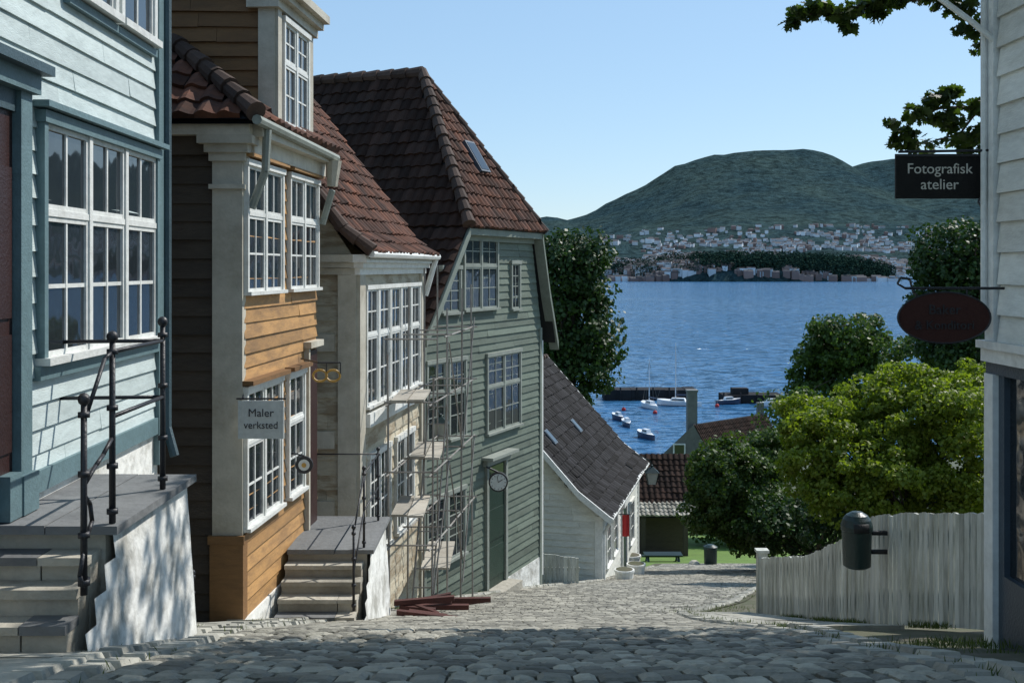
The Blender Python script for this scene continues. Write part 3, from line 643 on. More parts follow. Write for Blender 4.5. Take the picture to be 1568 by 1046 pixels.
for i in range(14):
    y=14.8+random.uniform(0,1.9); x=-1.75+random.uniform(0,.35)+(y-14.8)*.1; z=gz(y)+.03+.06*(i%3); l=random.uniform(.45,.95); a=random.uniform(-.5,.5)
    p=Vector((x,y,z)); q=p+Vector((l,a,-.02)); n_=Vector((0,.04,0)); u_=Vector((0,0,.065))
    mb.hexa([p-n_,q-n_,q+n_,p+n_,p-n_+u_,q-n_+u_,q+n_+u_,p+n_+u_],'red_beam')
mb.obj('beams',E)
# ------------------------------------------------------------------ right-hand building
E=empty('white_shop_building',(5.5,5,-2.4)); w=WF((3.2,7.4),(3.24,2.0)); mb=MB()
clap(mb,w,[(.14,-.5),(w.len,-.5),(w.len,4.3),(.14,4.3)],'white_boards',.2,.03)
mb.box(3.25,9,2,7.38,-.5,4.3,'white_boards'); mb.box(3.29,9,2,7.38,-3.2,-.5,'white_boards'); mb.obj('walls',E)
mb=MB(); wbox(mb,w,-.01,.12,-2.62,-.7,-.02,.05,'white_paint'); wbox(mb,w,-.01,.12,-.48,4.3,-.1,.045,'white_paint')
wbox(mb,w,-.03,w.len,-.7,-.62,-.06,.03,'bluegrey'); wbox(mb,w,-.04,w.len,-.62,-.53,-.2,.06,'white_paint'); wbox(mb,w,-.05,w.len,-.53,-.48,-.2,.09,'white_paint')
wbox(mb,w,.13,w.len,-2.0,-.7,-.06,-.03,'glass'); wbox(mb,w,.12,w.len,-2.7,-2.0,-.06,.01,'bluegrey'); wbox(mb,w,.12,.2,-2.0,-.7,-.06,.01,'bluegrey')
for k in range(6): wbox(mb,w,.9+k*.8,.98+k*.8,-2.0,-.7,-.03,.01,'bluegrey')
wbox(mb,w,-.06,.16,-2.75,-2.6,-.1,.08,'step_stone')
mb.tube(w.P(.03,-.4,.07),w.P(.03,4.2,.07),.02,.02,'white_paint')
mb.obj('trim_shopfront',E)
mb=MB(); mb.hexa([(2.95,1.8,4.25),(9.2,1.8,4.25),(9.2,7.6,4.25),(2.95,7.6,4.25),(5.9,1.8,6.6),(6.1,1.8,6.6),(6.1,7.6,6.6),(5.9,7.6,6.6)],'dark_tiles'); mb.obj('roof',E)
def text(s,loc,size,mat,parent,ext=.003,sx=1):
    c=bpy.data.curves.new('lettering','FONT'); c.body=s; c.size=size; c.align_x='CENTER'; c.align_y='CENTER'; c.extrude=ext; c.resolution_u=4
    o=bpy.data.objects.new('lettering',c); scene.collection.objects.link(o); o.data.materials.append(MATS[mat])
    o.parent=parent; o.location=Vector(loc)-parent.location; o.rotation_euler=(math.radians(90),0,0); o.scale=(sx,1,1)
Y=7.45; a=wpt(1371,237,Y); b=wpt(1504,304,Y); E=empty('photographer_sign',(a+b)/2); mb=MB()
mb.box(a.x,b.x,Y-.012,Y+.012,b.z,a.z,'sign_black'); mb.box(a.x-.008,b.x+.008,Y-.018,Y-.0125,a.z-.012,a.z+.004,'iron'); mb.obj('board',E)
mb=MB(); mb.tube((a.x+.02,Y,a.z+.02),(3.2,Y-.1,a.z+.02),.009,.009); 
mb.chain([(3.22,Y-.1,a.z+.15),(3.16,Y-.05,a.z+.02),(3.19,Y-.05,a.z-.2),(3.12,Y-.02,b.z-.02),(3.17,Y-.05,b.z-.12),(3.22,Y-.1,b.z-.2)],.008); mb.chain([(3.2,Y-.1,b.z+.03),(b.x,Y,b.z+.03)],.008); mb.obj('bracket',E)
c=(a+b)/2; text('Fotografisk',(c.x,Y-.0155,c.z+.05),.098,'letter_light',E,.002,1.0); text('atelier',(c.x,Y-.0155,c.z-.055),.1,'letter_light',E,.002,1.0)
Y=7.2; c=wpt(1445,486,Y); E=empty('oval_shop_sign',c); mb=MB(); n=40; r1,r2=.30,.165
ring=[(c.x+r1*math.cos(t),c.z+r2*math.sin(t)) for t in [2*math.pi*k/n for k in range(n)]]
mb.face([(x,Y-.012,z) for x,z in ring],'sign_oval'); mb.face([(x,Y+.012,z) for x,z in ring[::-1]],'sign_oval')
for k in range(n):
    p,q=ring[k],ring[(k+1)%n]; mb.face([(p[0],Y-.012,p[1]),(q[0],Y-.012,q[1]),(q[0],Y+.012,q[1]),(p[0],Y+.012,p[1])],'iron'); mb.tube((p[0],Y-.012,p[1]),(q[0],Y-.012,q[1]),.006,.006,'iron',5)
mb.tube((c.x-.25,Y,c.z+.19),(3.2,Y,c.z+.19),.009,.009)
mb.chain([(c.x-.25,Y,c.z+.19),(c.x-.3,Y,c.z+.22),(c.x-.28,Y,c.z+.26),(c.x-.22,Y,c.z+.25),(c.x-.2,Y,c.z+.17),(c.x-.16,Y,c.z+.13)],.007); mb.tube((c.x+.15,Y,c.z+.19),(c.x+.15,Y,c.z+.13),.006,.006); mb.obj('board',E)
text('Baker',(c.x,Y-.0155,c.z+.05),.09,'iron',E); text('& Konditori',(c.x,Y-.0155,c.z-.05),.08,'iron',E)
Y=11.8; a=wpt(365,613,Y); b=wpt(435,671,Y); c=(a+b)/2; E=empty('painters_workshop_sign',c); mb=MB(); 
mb.box(a.x,b.x,Y-.012,Y+.012,b.z,a.z,'sign_white'); mb.tube((a.x+.05,Y,a.z+.03),(-2.93,Y+.3,a.z+.03),.01,.01); mb.tube((a.x-.02,Y,a.z+.02),(b.x+.02,Y,a.z+.02),.01,.01); 
for q in (a.x,b.x-.02): mb.box(q,q+.02,Y-.02,Y-.0125,b.z,a.z,'sign_white')
mb.obj('board',E); text('Maler',(c.x,Y-.0155,c.z+.07),.12,'letter_dark',E,.002); text('verksted',(c.x,Y-.0155,c.z-.06),.11,'letter_dark',E,.002,.95)
Y=13.5; E=empty('gilded_pretzel_sign',wpt(500,575,Y)); mb=MB(); c=wpt(500,575,Y)
for o in (-.08,.08):
    pts=[c+Vector((o+.085*math.cos(t),0,.07*math.sin(t))) for t in [k*math.pi/8 for k in range(17)]]; mb.chain(pts,.014,'gold',8)
mb.tube(c+Vector((-.1,0,.16)),c+Vector((.17,0,.16)),.01,.01); mb.tube(c+Vector((-.42,.6,.16)),c+Vector((-.1,0,.16)),.012,.012); mb.tube(c+Vector((0,0,.16)),c+Vector((0,0,.03)),.007,.007); mb.tube(c+Vector((.17,0,.16)),c+Vector((.17,0,.0)),.007,.007); mb.obj('pretzel',E)
Y=13.9; c=wpt(466,711,Y); E=empty('round_hanging_sign',c); mb=MB(); mb.tube(c+Vector((0,.02,0)),c+Vector((0,-.02,0)),.11,.11,'iron',20); mb.tube(c+Vector((0,-.021,0)),c+Vector((0,-.026,0)),.07,.07,'sign_white',20)
mb.tube(c+Vector((0,-.03,0)),c+Vector((0,-.034,0)),.03,.03,'gold',12)
mb.tube(c+Vector((0,0,.11)),c+Vector((-.2,0,.16)),.01,.01); mb.obj('disc',E)
# ------------------------------------------------------------------ fence
E=empty('white_board_fence',(3.6,12,-3.9)); mb=MB(); FX=[(7.6,3.72),(9,3.80),(11,3.57),(16,3.56)]
FT=[(7.6,-1.66),(9,-1.985),(10.2,-2.25),(11,-2.46),(11.5,-2.66),(12,-2.93),(13.5,-3.5),(16,-4.17)]
y=7.5; Yl=[]
while y<16:
    x=interp(y,FX); y2=y+.088; x2=interp(y2,FX); zt=interp(y,FT)+random.uniform(-.015,.015); o=random.uniform(-.007,.007)
    zt2=interp(y2,FT)+random.uniform(-.01,.01)
    mb.hexa([(x+o,y,gz(y)+.02),(x2+o,y2-.018,gz(y)+.0),(x2+.025,y2-.018,gz(y)),(x+.025,y,gz(y)+.02),(x+o,y,zt),(x2+o,y2-.018,zt2),(x2+.025,y2-.018,zt2),(x+.025,y,zt)],'fence_paint'); y=y2
for f in (.25,.8):
    for (ya,yb) in ((7.5,9),(9,11),(11,12),(12,13.5),(13.5,15.95)):
        xa,xb=interp(ya,FX),interp(yb,FX); za=gz(ya)*(1-f)+interp(ya,FT)*f; zb=gz(yb)*(1-f)+interp(yb,FT)*f
        mb.hexa([(xa+.03,ya,za),(xb+.03,yb,zb),(xb+.08,yb,zb),(xa+.08,ya,za),(xa+.03,ya,za+.09),(xb+.03,yb,zb+.09),(xb+.08,yb,zb+.09),(xa+.08,ya,za+.09)],'fence_paint')
mb.box(3.54,3.68,15.98,16.1,gz(16)-.1,-4.1,'fence_paint'); mb.box(3.52,3.70,15.96,16.12,-4.1,-4.06,'fence_paint')
mb.obj('boards',E)
Y=10.6; c=wpt(1312,868,Y); E=empty('litter_bin',c); mb=MB(); r=.14
prof=[(.0,.10),(.02,.13),(.35,.14),(.36,.15),(.40,.15),(.46,.13),(.50,.10),(.53,.05),(.54,.0)]
for (z0,a0),(z1,a1) in zip(prof[:-1],prof[1:]): mb.tube(c+Vector((0,0,z0)),c+Vector((0,0,z1)),a0,max(a1,.002),'bin_green',20,False)
mb.tube(c,c+Vector((0,0,.01)),.1,.1,'bin_green',20)
mb.box(c.x-.07,c.x+.07,Y-.153,Y-.12,c.z+.36,c.z+.44,'dark_inside'); mb.box(c.x+.1,c.x+.3,Y+.02,Y+.05,c.z+.12,c.z+.16,'iron'); mb.box(c.x+.1,c.x+.3,Y+.02,Y+.05,c.z+.3,c.z+.34,'iron'); mb.obj('bin_body',E,True)
def bin2(px,py,Y,r,h,name='litter_bin'):
    c=wpt(px,py,Y); E=empty(name,c); mb=MB()
    for (z0,a0),(z1,a1) in zip(((0,.85),(.1,.95),(.8,1),(.82,1.08),(.92,1.05),(1,.5)),((.1,.95),(.8,1),(.82,1.08),(.92,1.05),(1,.5),(1.02,.02))): mb.tube(c+Vector((0,0,z0*h)),c+Vector((0,0,z1*h)),a0*r,a1*r,'bin_green',16,False)
    mb.obj('bin_body',E,True)
bin2(1088,868,41.5,.25,.85)
E=empty('boulder',wpt(1063,868,41.5)); mb=MB(); mb.ball(wpt(1063,864,41.5),.22,'step_stone',9,.8); mb.ball(wpt(1057,866,41.5),.14,'step_stone',7,.7); mb.obj('stone',E)
c=wpt(1015,868,44); E=empty('green_picnic_table',c); mb=MB(); x,y,z=c
mb.box(x-.75,x+.75,y-.3,y+.3,z+.5,z+.55,'bin_green'); mb.box(x-.75,x+.75,y-.75,y-.5,z+.27,z+.32,'bin_green'); mb.box(x-.75,x+.75,y+.5,y+.75,z+.27,z+.32,'bin_green')
for s_ in (-.6,.6):
    mb.tube((x+s_,y-.7,z),(x+s_,y-.1,z+.5),.04,.04,'bin_green'); mb.tube((x+s_,y+.7,z),(x+s_,y+.1,z+.5),.04,.04,'bin_green'); mb.tube((x+s_,y-.65,z+.26),(x+s_,y+.65,z+.26),.03,.03,'bin_green')
mb.obj('table',E)
# ------------------------------------------------------------------ garden shed and boathouse
E=empty('tiled_shed',wpt(1025,850,50)); mb=MB(); Y=50; x0=wpt(975,0,Y).x-1.5; x1=wpt(1062,0,Y).x; ze=wpt(0,772,Y).z; zr=wpt(0,706,Y).z
p=math.atan2(zr-ze,1.9); tiles(mb,(x0,Y,ze),(1,0,0),(0,math.cos(p),math.sin(p)),[(0,0),(x1-x0,0),(x1-x0,2.7),(0,2.7)],'dark_tiles',.26,.3)
mb.box(x0+.1,x1-.2,Y+.6,Y+3.4,gz(Y)-.5,ze-.05,'brown_boards')
p=.35; z2=wpt(0,790,49).z; tiles(mb,(x0,49.0,z2),(1,0,0),(0,math.cos(p),math.sin(p)),[(0,0),(x1-x0+.5,0),(x1-x0+.5,1.1),(0,1.1)],'cobble',.2,.3)
for px in (985,1050): q=wpt(px,0,49.1); mb.box(q.x-.1,q.x+.1,49.05,49.25,gz(49)-.3,z2,'brown_boards')
mb.obj('shed_body',E)
E=empty('boathouse',wpt(1080,700,92)); mb=MB(); 
A=wpt(1062,650,90); R=wpt(1172,633,104); Lb=wpt(1003,706,90); Rb=wpt(1092,706,91)
zf=-20
mb.face([Lb,Rb,A],'slab_stone'); mb.face([(Lb.x,Lb.y,zf),(Rb.x,Rb.y,zf),Rb,Lb],'slab_stone')
dR=R-A; 
mb.face([Rb,A,R,Rb+dR],'dark_tiles'); mb.face([Lb,A,R,Lb+dR],'dark_tiles')
U=(dR).normalized(); V=(A-Rb); tiles(mb,Rb+Vector((0,0,.05)),U,V,[(0,0),(dR.length,0),(dR.length,V.length),(0,V.length)],'dark_tiles',.35,.4)
mb.face([(Rb.x,Rb.y,zf),(Rb.x+dR.x,Rb.y+dR.y,zf),Rb+dR,Rb],'slab_stone')
mb.box(A.x-.4,A.x+.4,A.y+.5,A.y+1.3,A.z-1.2,A.z+2.6,'slab_stone'); mb.box(A.x-.46,A.x+.46,A.y+.44,A.y+1.36,A.z+2.6,A.z+2.75,'slab_stone')
mb.box(R.x-.9,R.x-.3,R.y-.8,R.y-.2,R.z-1,R.z+1.1,'slab_stone')
q=wpt(1040,690,89.95); mb.box(q.x-.5,q.x+.5,89.9,89.99,q.z-.3,q.z+.6,'white_paint'); mb.box(q.x-.38,q.x+.38,89.85,89.898,q.z-.2,q.z+.5,'glass')
mb.obj('house_body',E)
# ------------------------------------------------------------------ sea, harbour
mb=MB(); mb.face([(-9000,120,SEA),(9000,120,SEA),(9000,7000,SEA),(-9000,7000,SEA)],'water'); mb.obj('sea')
E=empty('harbour_pier',(22,204,SEA)); mb=MB()
def pier(x0,x1,Y,h=1.9):
    a=wpt(x0,0,Y).x; b=wpt(x1,0,Y).x; x=a
    while x<b: 
        x2=min(b,x+random.uniform(2,4)); mb.box(x,x2-.05,Y,Y+5,SEA-1,SEA+h+random.uniform(-.05,.05),'pier_stone'); x=x2
    for k in range(int((b-a)/3)): mb.tube((a+k*3,Y-.2,SEA-1),(a+k*3,Y-.2,SEA+h+.5),.15,.15,'pier_stone',6)
pier(925,1068,205); pier(1108,1200,200,1.5); mb.box(wpt(1125,0,199).x,wpt(1150,0,199).x,201,203,SEA+1,SEA+2.6,'pier_stone'); mb.obj('pier_wall',E)
def boat(px,Y,L,ang,mast=True,hullm='hull_white',cab='hull_white',name='sailboat'):
    c=Vector(((px-CX)/FP*Y,Y,SEA)); E=empty(name,c); mb=MB(); n=9; secs=[]
    R=Matrix.Rotation(ang,3,'Z')
    for i in range(n):
        t=i/(n-1); x=(t-.5)*L; wd=L*.16*math.sin(math.pi*min(1,(1-t)*.9+.18))**.8*(1 if t<.98 else .1); sh=.75+.35*t*t
        secs.append([c+R@Vector(q) for q in((x,-wd,sh),(x,-wd*.75,.1),(x,0,-.3),(x,wd*.75,.1),(x,wd,sh))])
    for i in range(n-1):
        for k in range(4): mb.face([secs[i][k],secs[i+1][k],secs[i+1][k+1],secs[i][k+1]],hullm)
        mb.face([secs[i][0],secs[i][4],secs[i+1][4],secs[i+1][0]],'hull_white')
    mb.face(secs[0],hullm)
    cb=[c+R@Vector((x,y,z)) for z,k in((.8,1),(1.35,.8)) for x,y in((-L*.15*k,-L*.09*k),(L*.2*k,-L*.07*k),(L*.2*k,L*.07*k),(-L*.15*k,L*.09*k))]; mb.hexa(cb,cab)
    wn=[c+R@Vector((x,y,z)) for z in(1.0,1.2) for x,y in((-L*.12,-L*.092),(L*.15,-L*.082),(L*.15,L*.082),(-L*.12,L*.092))]; mb.hexa(wn,'glass')
    if mast:
        m0=c+R@Vector((L*.08,0,1)); mb.tube(m0,m0+Vector((0,0,L*1.25)),.09,.07,'hull_white',6); mb.tube(m0+Vector((0,0,.9)),c+R@Vector((-L*.38,0,2.0)),.12,.12,'hull_dark',6)
        for e in ((L*.5,0),(-L*.5,0)): mb.tube(m0+Vector((0,0,L*1.2)),c+R@Vector((e[0],0,1)),.02,.02,'steel',4)
        for e in (-.14,.14): mb.tube(m0+Vector((0,0,L*1.2)),c+R@Vector((L*.05,L*e,.8)),.02,.02,'steel',4)
    mb.obj('hull_rig',E)
boat(996,193,6,1.9); boat(1040,197,8,2.8)
for px,Y,L,a in ((947,178,3.6,2.0),(960,171,4,1.7),(990,159,4.5,2.0),(1115,199,5,.3),(1178,196,5,.2)): boat(px,Y,L,a,False,random.choice(['hull_white','hull_dark']),'hull_white','motorboat')
for px,Y in ((955,190),(1003,186),(1098,195),(992,164)):
    c=Vector(((px-CX)/FP*Y,Y,SEA+.2)); E=empty('mooring_buoy',c); mb=MB(); mb.ball(c,.38,'red_cloth',10); mb.tube(c+Vector((0,0,.3)),c+Vector((0,0,.7)),.05,.03,'steel',6); mb.obj('float',E,True)
# ------------------------------------------------------------------ far shore
SIL=[(-2500,330),(500,330),(810,334),(850,330),(870,336),(905,325),(930,310),(985,284),(1035,252),(1090,237),(1150,230),(1235,227),(1272,234),(1298,250),(1310,256),(1322,248),(1370,242),(1450,240),(1568,250),(1900,300),(3500,330)]
def hH(x,y):
    px=CX+x/4500*FP; P=(HY-interp(px,SIL))/FP*4500-SEA
    if y<2300: return SEA-8
    t=(y-2300)/2200
    g=t**2.0 if t<=1 else max(0,1-(t-1)*1.3)
    nz=noise.fractal(Vector((x*.0012,y*.0012,0)),1,2,6)
    nn=noise.fractal(Vector((x*.012,y*.012,3)),1,2,3)
    shore=(20*min(1,(y-2300)/80)+85*min(1,(y-2300)/750))*max(0,1-t)**.8
    return SEA-3+shore+P*g+nz*45*min(1,t*3)*(1-min(1,t)**2)+nn*6*min(1,t*4)
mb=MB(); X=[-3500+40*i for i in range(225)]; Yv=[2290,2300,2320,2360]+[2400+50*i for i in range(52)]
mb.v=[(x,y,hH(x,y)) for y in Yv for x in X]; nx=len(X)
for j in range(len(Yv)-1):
    for i in range(nx-1): mb.f.append((j*nx+i,j*nx+i+1,(j+1)*nx+i+1,(j+1)*nx+i)); mb.m.append('forest_hill_hazed')
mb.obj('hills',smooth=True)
mb=MB()
def hut(mb,x,y,z,w_,d_,h_,rot,wm,rm):
    R=Matrix.Rotation(rot,3,'Z'); c=Vector((x,y,z))
    P=[c+R@Vector(q) for q in((-w_,-d_,-6),(w_,-d_,-6),(w_,d_,-6),(-w_,d_,-6),(-w_,-d_,h_),(w_,-d_,h_),(w_,d_,h_),(-w_,d_,h_))]
    mb.hexa(P,wm,True); r0=c+R@Vector((-w_,0,h_+d_*.7)); r1=c+R@Vector((w_,0,h_+d_*.7))
    mb.face([P[4],P[5],r1,r0],rm); mb.face([P[6],P[7],r0,r1],rm); mb.face([P[5],P[6],r1],wm); mb.face([P[7],P[4],r0],wm)
for i in range(4200):
    px=random.uniform(780,1640); y=2310+abs(random.gauss(0,1))*340
    if y>3150: continue
    x=(px-CX)/FP*y; z=hH(x,y)
    if noise.noise(Vector((x*.006,y*.006,5)))<-.12: continue
    s_=random.uniform(2.4,5.2)*(1.7 if random.random()<.1 else 1)
    hut(mb,x,y,z,s_*random.uniform(1,1.8),s_*.8,random.uniform(4,8),random.uniform(-.7,.7),random.choice(['town_white','town_white','town_white','town_white','town_red']),'town_roof')
mb.obj('distant_town')
# leafy masses ---------------------------------------------------------------
RH=np.array([(0,-.5,0),(.36,-.05,.06),(0,.5,0),(-.36,-.05,.06)])
OAK=np.array([(0,-.55,0),(.1,-.32,.02),(.26,-.28,.05),(.17,-.12,.02),(.36,.02,.07),(.2,.14,.02),(.27,.32,.05),(.08,.36,.02),(0,.52,0),(-.08,.36,.02),(-.27,.32,.05),(-.2,.14,.02),(-.36,.02,.07),(-.17,-.12,.02),(-.26,-.28,.05),(-.1,-.32,.02)])
def leafobj(name,pos,out,size,mat,tmpl=RH,parent=None,up=.5):
    n=len(pos); k=len(tmpl)
    nrm=rng.normal(size=(n,3))*.8+out*.7+np.array([0,0,up]); nrm/=np.linalg.norm(nrm,axis=1)[:,None]
    t=rng.normal(size=(n,3)); u=np.cross(nrm,t); u/=np.linalg.norm(u,axis=1)[:,None]; v=np.cross(nrm,u)
    sz=size*rng.uniform(.65,1.3,n)
    vs=pos[:,None,:]+(u[:,None,:]*tmpl[None,:,0:1]+v[:,None,:]*tmpl[None,:,1:2]+nrm[:,None,:]*tmpl[None,:,2:3])*sz[:,None,None]
    me=bpy.data.meshes.new(name); me.vertices.add(n*k); me.vertices.foreach_set('co',vs.reshape(-1).astype(np.float32))
    me.loops.add(n*k); me.loops.foreach_set('vertex_index',np.arange(n*k,dtype=np.int32)); me.polygons.add(n)
    me.polygons.foreach_set('loop_start',np.arange(0,n*k,k,dtype=np.int32)); me.polygons.foreach_set('loop_total',np.full(n,k,dtype=np.int32))
    me.materials.append(MATS[mat]); me.update(calc_edges=True); me.validate()
    o=bpy.data.objects.new(name,me); scene.collection.objects.link(o)
    if parent: o.parent=parent; o.matrix_parent_inverse=Matrix.Translation(-parent.location)
    return o
def crown(ells,nsub,nleaf,subr):
    P=[];Q=[];cs=[]
    tot=sum((e[1][0]*e[1][1]*e[1][2])**.667 for e in ells)
    for c,r in ells:
        m_=max(3,int(nsub*((r[0]*r[1]*r[2])**.667)/tot)); c=np.array(c); r=np.array(r)
        d=rng.normal(size=(m_,3)); d/=np.linalg.norm(d,axis=1)[:,None]; rad=rng.uniform(.35,1.03,m_)**.6
        cc=c+d*r*rad[:,None]
        for q,dd_,ra in zip(cc,d,rad):
            s_=subr*rng.uniform(.55,1.3); nl=int(nleaf*rng.uniform(.6,1.3)); g=rng.normal(size=(nl,3)); gl=np.linalg.norm(g,axis=1)[:,None]; g=g/gl*rng.uniform(.3,1.05,(nl,1))**.5
            P.append(q+g*s_*np.array([1,1,.75])); Q.append(g*.8+dd_*.5); cs.append(q)
    return np.concatenate(P),np.concatenate(Q),cs
def tree(name,base,ells,nsub,nleaf,subr,size,mat,tr=.25,tmpl=RH,nlimb=14,top=None):
    E=empty(name,base); P,Q,cs=crown(ells,nsub,nleaf,subr); leafobj('foliage',P,Q,size,mat,tmpl,E)
    mb=MB(); base=Vector(base); c0=Vector(np.mean([e[0] for e in ells],axis=0)) if top is None else Vector(top)
    h=c0-base; pts=[base+h*t+Vector((random.uniform(-.1,.1),random.uniform(-.1,.1),0))*(tr*3 if 0<t<1 else 0) for t in (0,.25,.5,.75,1)]
    for i in range(4): mb.tube(pts[i],pts[i+1],tr*(1-.15*i),tr*(1-.15*(i+1)),'bark',9)
    for q in random.sample(cs,min(nlimb,len(cs))):
        q=Vector(q); s_=pts[random.choice((2,3,4))]; m_=(s_+q)/2+Vector((0,0,.08*(q-s_).length)); mb.tube(s_,m_,tr*.38,tr*.2,'bark',6); mb.tube(m_,q,tr*.2,tr*.05,'bark',5)
    mb.obj('trunk_limbs',E,True)
def el(px,py,Y,rx,ry,rd=None):
    c=wpt(px,py,Y); return (tuple(c),(rx/FP*Y,(rd or rx/FP*Y),ry/FP*Y))
tree('linden_tree',(2.6,50,gz(50)),[el(872,430,50,60,72),el(878,500,50,62,85),el(872,565,50,60,70),el(852,390,50,36,36),el(905,395,50,32,34)],230,130,.75,.21,'leaf_dark',.3)
tree('round_tree',(20.4,70,gz(70)),[el(1295,530,70,60,50),el(1300,570,70,58,48),el(1240,575,70,34,50),el(1325,515,70,26,30),el(1265,505,70,24,24)],150,110,.75,.27,'leaf_mid',.3)
tree('tall_garden_tree',(18.6,45,gz(45)),[el(1470,395,45,68,62),el(1465,460,45,66,70),el(1475,530,45,70,60),el(1520,420,45,60,70)],220,130,.62,.19,'leaf_dark',.3)
tree('garden_shrub',(10,28,gz(28)),[el(1400,650,28,110,70,1.6),el(1270,700,28,80,80,1.5),el(1350,740,27,110,80,1.5),el(1475,690,27,80,120,1.5),el(1235,650,29,42,45,.9),el(1480,610,29,70,50,1),el(1330,625,29,50,40,1),el(1400,590,28.5,60,34,.9)],520,170,.33,.11,'leaf_light',.12,nlimb=30,top=(10,28,-5.6))
tree('garden_shrub',(8.2,36,gz(36)),[el(1115,725,36,58,56,1.4),el(1085,770,36,36,50,1.2),el(1150,785,36,62,50,1.3),el(1170,700,37,40,42,1),el(1120,812,36.5,42,26,.9),el(1180,822,37,48,26,.9)],270,140,.38,.13,'leaf_mid',.08,nlimb=20,top=(7.5,36,-8))
tree('garden_shrub',(10,33,gz(33)),[el(1215,800,34,80,40,1.2),el(1320,790,30,90,60,1.2),el(1440,790,30,100,60,1.2)],170,130,.42,.14,'leaf_dark',.12,nlimb=10,top=(9,33,-8.5))
tree('slope_shrub',(8,60,gz(60)),[el(1110,715,62,60,30,2),el(1215,640,62,50,40,2),el(960,800,58,60,40,2),el(1180,700,60,60,40,2),el(1395,560,75,60,40,3),el(1470,590,60,60,40,2),el(1140,790,58,90,50,2)],260,110,.8,.25,'leaf_mid',.15,nlimb=10,top=(12,61,-12))
# oak overhanging the street
tree('oak_tree',(5.9,10.6,gz(10.6)),[((2.9,8.9,3.55),(1.5,2.5,.45)),((4.6,9.8,4.3),(1.8,2.3,1.1)),((5.4,8.0,5.0),(2,2,1.5)),((2.4,7.0,3.6),(1.6,1.7,.5)),((6.4,11.2,4.6),(1.5,1.7,1.8))],190,165,.5,.15,'leaf_oak',.28,OAK,24,(5.2,10.3,4.2))
E=empty('oak_branches',(4.6,12,2.5)); P=[];Q=[]; mb=MB()
def spray(px,py,Y,r,n):
    c=np.array(wpt(px,py,Y)); g=rng.normal(size=(n,3)); g/=np.linalg.norm(g,axis=1)[:,None]; g*=rng.uniform(.1,1,(n,1))**.5; P.append(c+g*np.array([r,r*.8,r*.55])); Q.append(g)
for px,py,r,n in ((1225,22,.17,60),(1212,38,.11,30),(1250,14,.2,70),(1290,20,.2,75),(1300,42,.12,35),(1325,10,.2,70),(1345,25,.1,22),(1360,2,.22,80),(1400,-12,.25,80),(1440,0,.2,50),(1475,15,.2,60),(1495,45,.2,60),(1505,75,.15,35),(1470,48,.1,20),
                  (1435,155,.2,80),(1405,175,.2,75),(1382,205,.17,60),(1410,222,.2,60),(1450,185,.2,75),(1470,215,.2,60),(1495,165,.2,75),(1505,205,.2,75),(1370,222,.1,28),(1366,190,.09,20),(1455,142,.14,40),(1490,235,.18,50)):
    spray(px,py,12,r,n)
def twig(pts,r):
    n=len(pts); V=[wpt(a,b,12) for a,b in pts]
    for i in range(n-1): mb.tube(V[i],V[i+1],r*(1-i/n),r*(1-(i+1)/n)+.002,'bark',6)
twig([(1640,-60),(1530,-30),(1450,-8),(1380,2),(1310,12),(1260,16),(1220,28)],.035); twig([(1560,-20),(1510,20),(1500,70)],.02); twig([(1330,10),(1308,30),(1300,45)],.008)
twig([(1640,120),(1560,140),(1500,165),(1440,165),(1400,180),(1372,215)],.03); twig([(1500,165),(1470,205),(1415,220)],.014); twig([(1450,165),(1450,145)],.008)
leafobj('foliage',np.concatenate(P),np.concatenate(Q),.12,'leaf_oak',OAK,E); mb.obj('twigs',E)
E=empty('lamp_arm',(3.1,7.3,2)); mb=MB(); mb.chain([wpt(1522,62,7.3),wpt(1490,35,7.3),wpt(1440,-2,7.3),wpt(1415,-25,7.3)],.02,'white_paint',8)
c=wpt(1400,-55,7.3); mb.tube(c,c+Vector((0,0,.14)),.16,.05,'white_paint',16); mb.tube(c+Vector((0,0,-.1)),c,.08,.1,'glass_lamp',12); mb.obj('arm',E)
# peninsula
mb=MB(); 
def pz(x,y): 
    a=(x-430)/300; b=(y-2080)/110; q=1-a*a-b*b; return SEA-6+ (40*max(0,q)**.45 if q>0 else 0)+noise.noise(Vector((x*.02,y*.02,0)))*4
X=[100+12*i for i in range(56)]; Yv=[1960+12*i for i in range(21)]; mb.v=[(x,y,pz(x,y)) for y in Yv for x in X]
for j in range(len(Yv)-1):
    for i in range(len(X)-1): mb.f.append((j*56+i,j*56+i+1,(j+1)*56+i+1,(j+1)*56+i)); mb.m.append('forest_hill_hazed')
mb.obj('peninsula_terrain',smooth=True)
mb=MB()
for i in range(230):
    x=random.uniform(175,400) if i<180 else random.uniform(400,690); y=random.uniform(1985,2070); s_=random.uniform(3,6.5); z=pz(x,y)
    if i>=180: y=random.uniform(1978,1992); z=pz(x,y)
    hut(mb,x,y,max(z,SEA+1),s_*1.5,s_*.7,random.uniform(4,9) ,random.uniform(-.4,.4),random.choice(['town_white','town_red','town_red']),'town_roof')
mb.obj('peninsula_buildings')
P=[];Q=[]
for i in range(640):
    x=random.uniform(335,700) if i<580 else random.uniform(170,360); y=random.uniform(1992,2110); z=pz(x,y)
    if z<SEA+3: continue
    s_=random.uniform(6,13); g=rng.normal(size=(95,3)); g/=np.linalg.norm(g,axis=1)[:,None]; P.append(np.array([x,y,z+s_*.8])+g*s_*np.array([1,1,1.1])); Q.append(g)
leafobj('peninsula_trees',np.concatenate(P),np.concatenate(Q),3.4,'leaf_far')
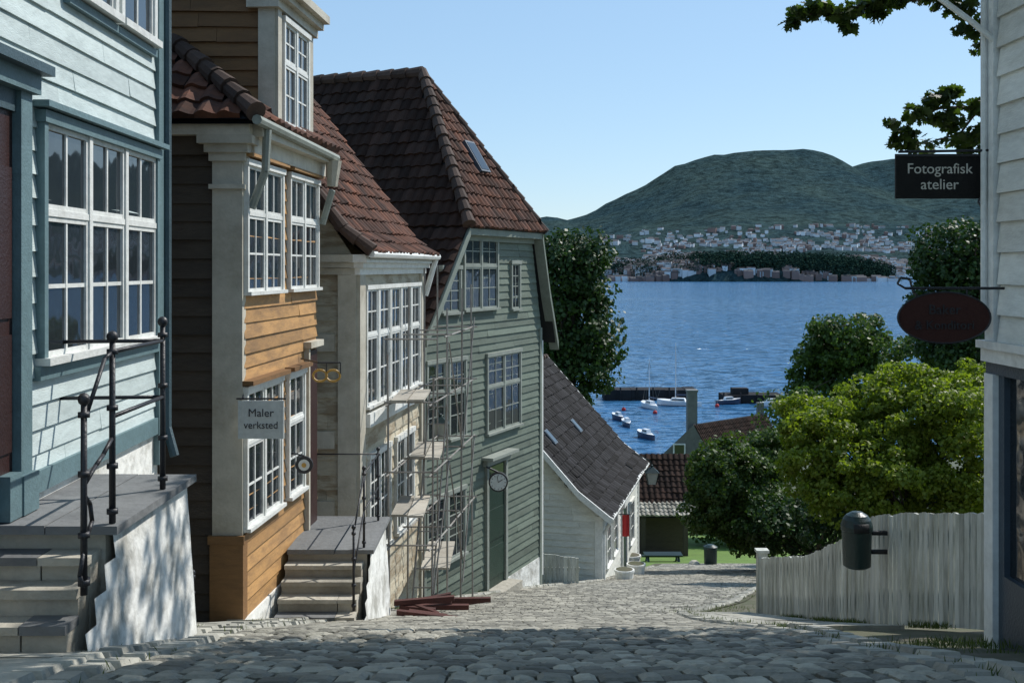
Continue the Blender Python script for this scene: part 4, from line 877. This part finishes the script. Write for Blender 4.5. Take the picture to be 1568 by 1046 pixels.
# grass tufts and weeds
BL=np.array([(-.06,0,0),(.06,0,0),(.03,.6,.08),(0,1,.25),(-.03,.6,.08)])
pp=[]
def tufts(tab,off,y0,y1,n,sp=.08):
    for i in range(n):
        y=random.uniform(y0,y1); 
        if noise.noise(Vector((y*1.3,off*5,0)))<.02: continue
        x=interp(y,tab)+off+random.gauss(0,sp); pp.append((x,y,gz(y)+.01))
tufts(LE,-.36,4,20,1300,.03); tufts(LE,.02,4,30,300,.04); tufts(RE,.2,4,16,1200,.06); tufts(FX,-.1,7.6,16,3600,.06); tufts(LE,-.2,14,26,1200,.15); tufts(RE,.5,16,38,3000,.5)
tufts(RE,.95,6.5,9.5,2600,.35)
pp=np.array(pp); n=len(pp); k=5
ang=rng.uniform(0,6.28,n); u=np.stack([np.cos(ang),np.sin(ang),np.zeros(n)],1); lean=rng.normal(size=(n,3))*.35; lean[:,2]=1; lean/=np.linalg.norm(lean,axis=1)[:,None]; f=np.cross(u,lean)
sz=rng.uniform(.02,.08,n); vs=pp[:,None,:]+(u[:,None,:]*BL[None,:,0:1]+lean[:,None,:]*BL[None,:,1:2]+f[:,None,:]*BL[None,:,2:3])*sz[:,None,None]
me=bpy.data.meshes.new('grass'); me.from_pydata(vs.reshape(-1,3).tolist(),[],[tuple(range(i*k,i*k+k)) for i in range(n)]); me.materials.append(MATS['grass_blade']); o=bpy.data.objects.new('grass',me); scene.collection.objects.link(o)
# ------------------------------------------------------------------ light, camera
AZ,EL=53,47
wd=bpy.data.worlds.new("World"); scene.world=wd; wd.use_nodes=True; nt=wd.node_tree; bg=nt.nodes['Background']
sky=nt.nodes.new('ShaderNodeTexSky'); sky.sky_type='NISHITA'; sky.sun_disc=False; sky.sun_elevation=math.radians(EL); sky.sun_rotation=math.radians(AZ); sky.air_density=1.0; sky.dust_density=.25; sky.ozone_density=2.0
mx=nt.nodes.new('ShaderNodeMixRGB'); mx.inputs[0].default_value=.45; mx.inputs[2].default_value=(3.6,5.9,8.4,1)
nt.links.new(sky.outputs[0],mx.inputs[1]); nt.links.new(mx.outputs[0],bg.inputs[0]); bg.inputs[1].default_value=.125
sd=Vector((math.sin(math.radians(AZ))*math.cos(math.radians(EL)),math.cos(math.radians(AZ))*math.cos(math.radians(EL)),math.sin(math.radians(EL))))
l=bpy.data.lights.new('sun','SUN'); l.energy=5.0; l.angle=math.radians(.5); l.color=(1,.96,.9); o=bpy.data.objects.new('sun',l); o.rotation_euler=(-sd).to_track_quat('-Z','Y').to_euler(); o.location=(20,20,40); scene.collection.objects.link(o)
cam=bpy.data.cameras.new('camera'); cam.lens=36*FP/1568; cam.sensor_width=36; cam.shift_y=-112.5/1568; cam.clip_end=20000; cam.clip_start=.1
o=bpy.data.objects.new('camera',cam); o.rotation_euler=(math.radians(90),0,0); scene.collection.objects.link(o); scene.camera=o
scene.view_settings.view_transform='Standard'; scene.view_settings.look='None'; scene.view_settings.exposure=0
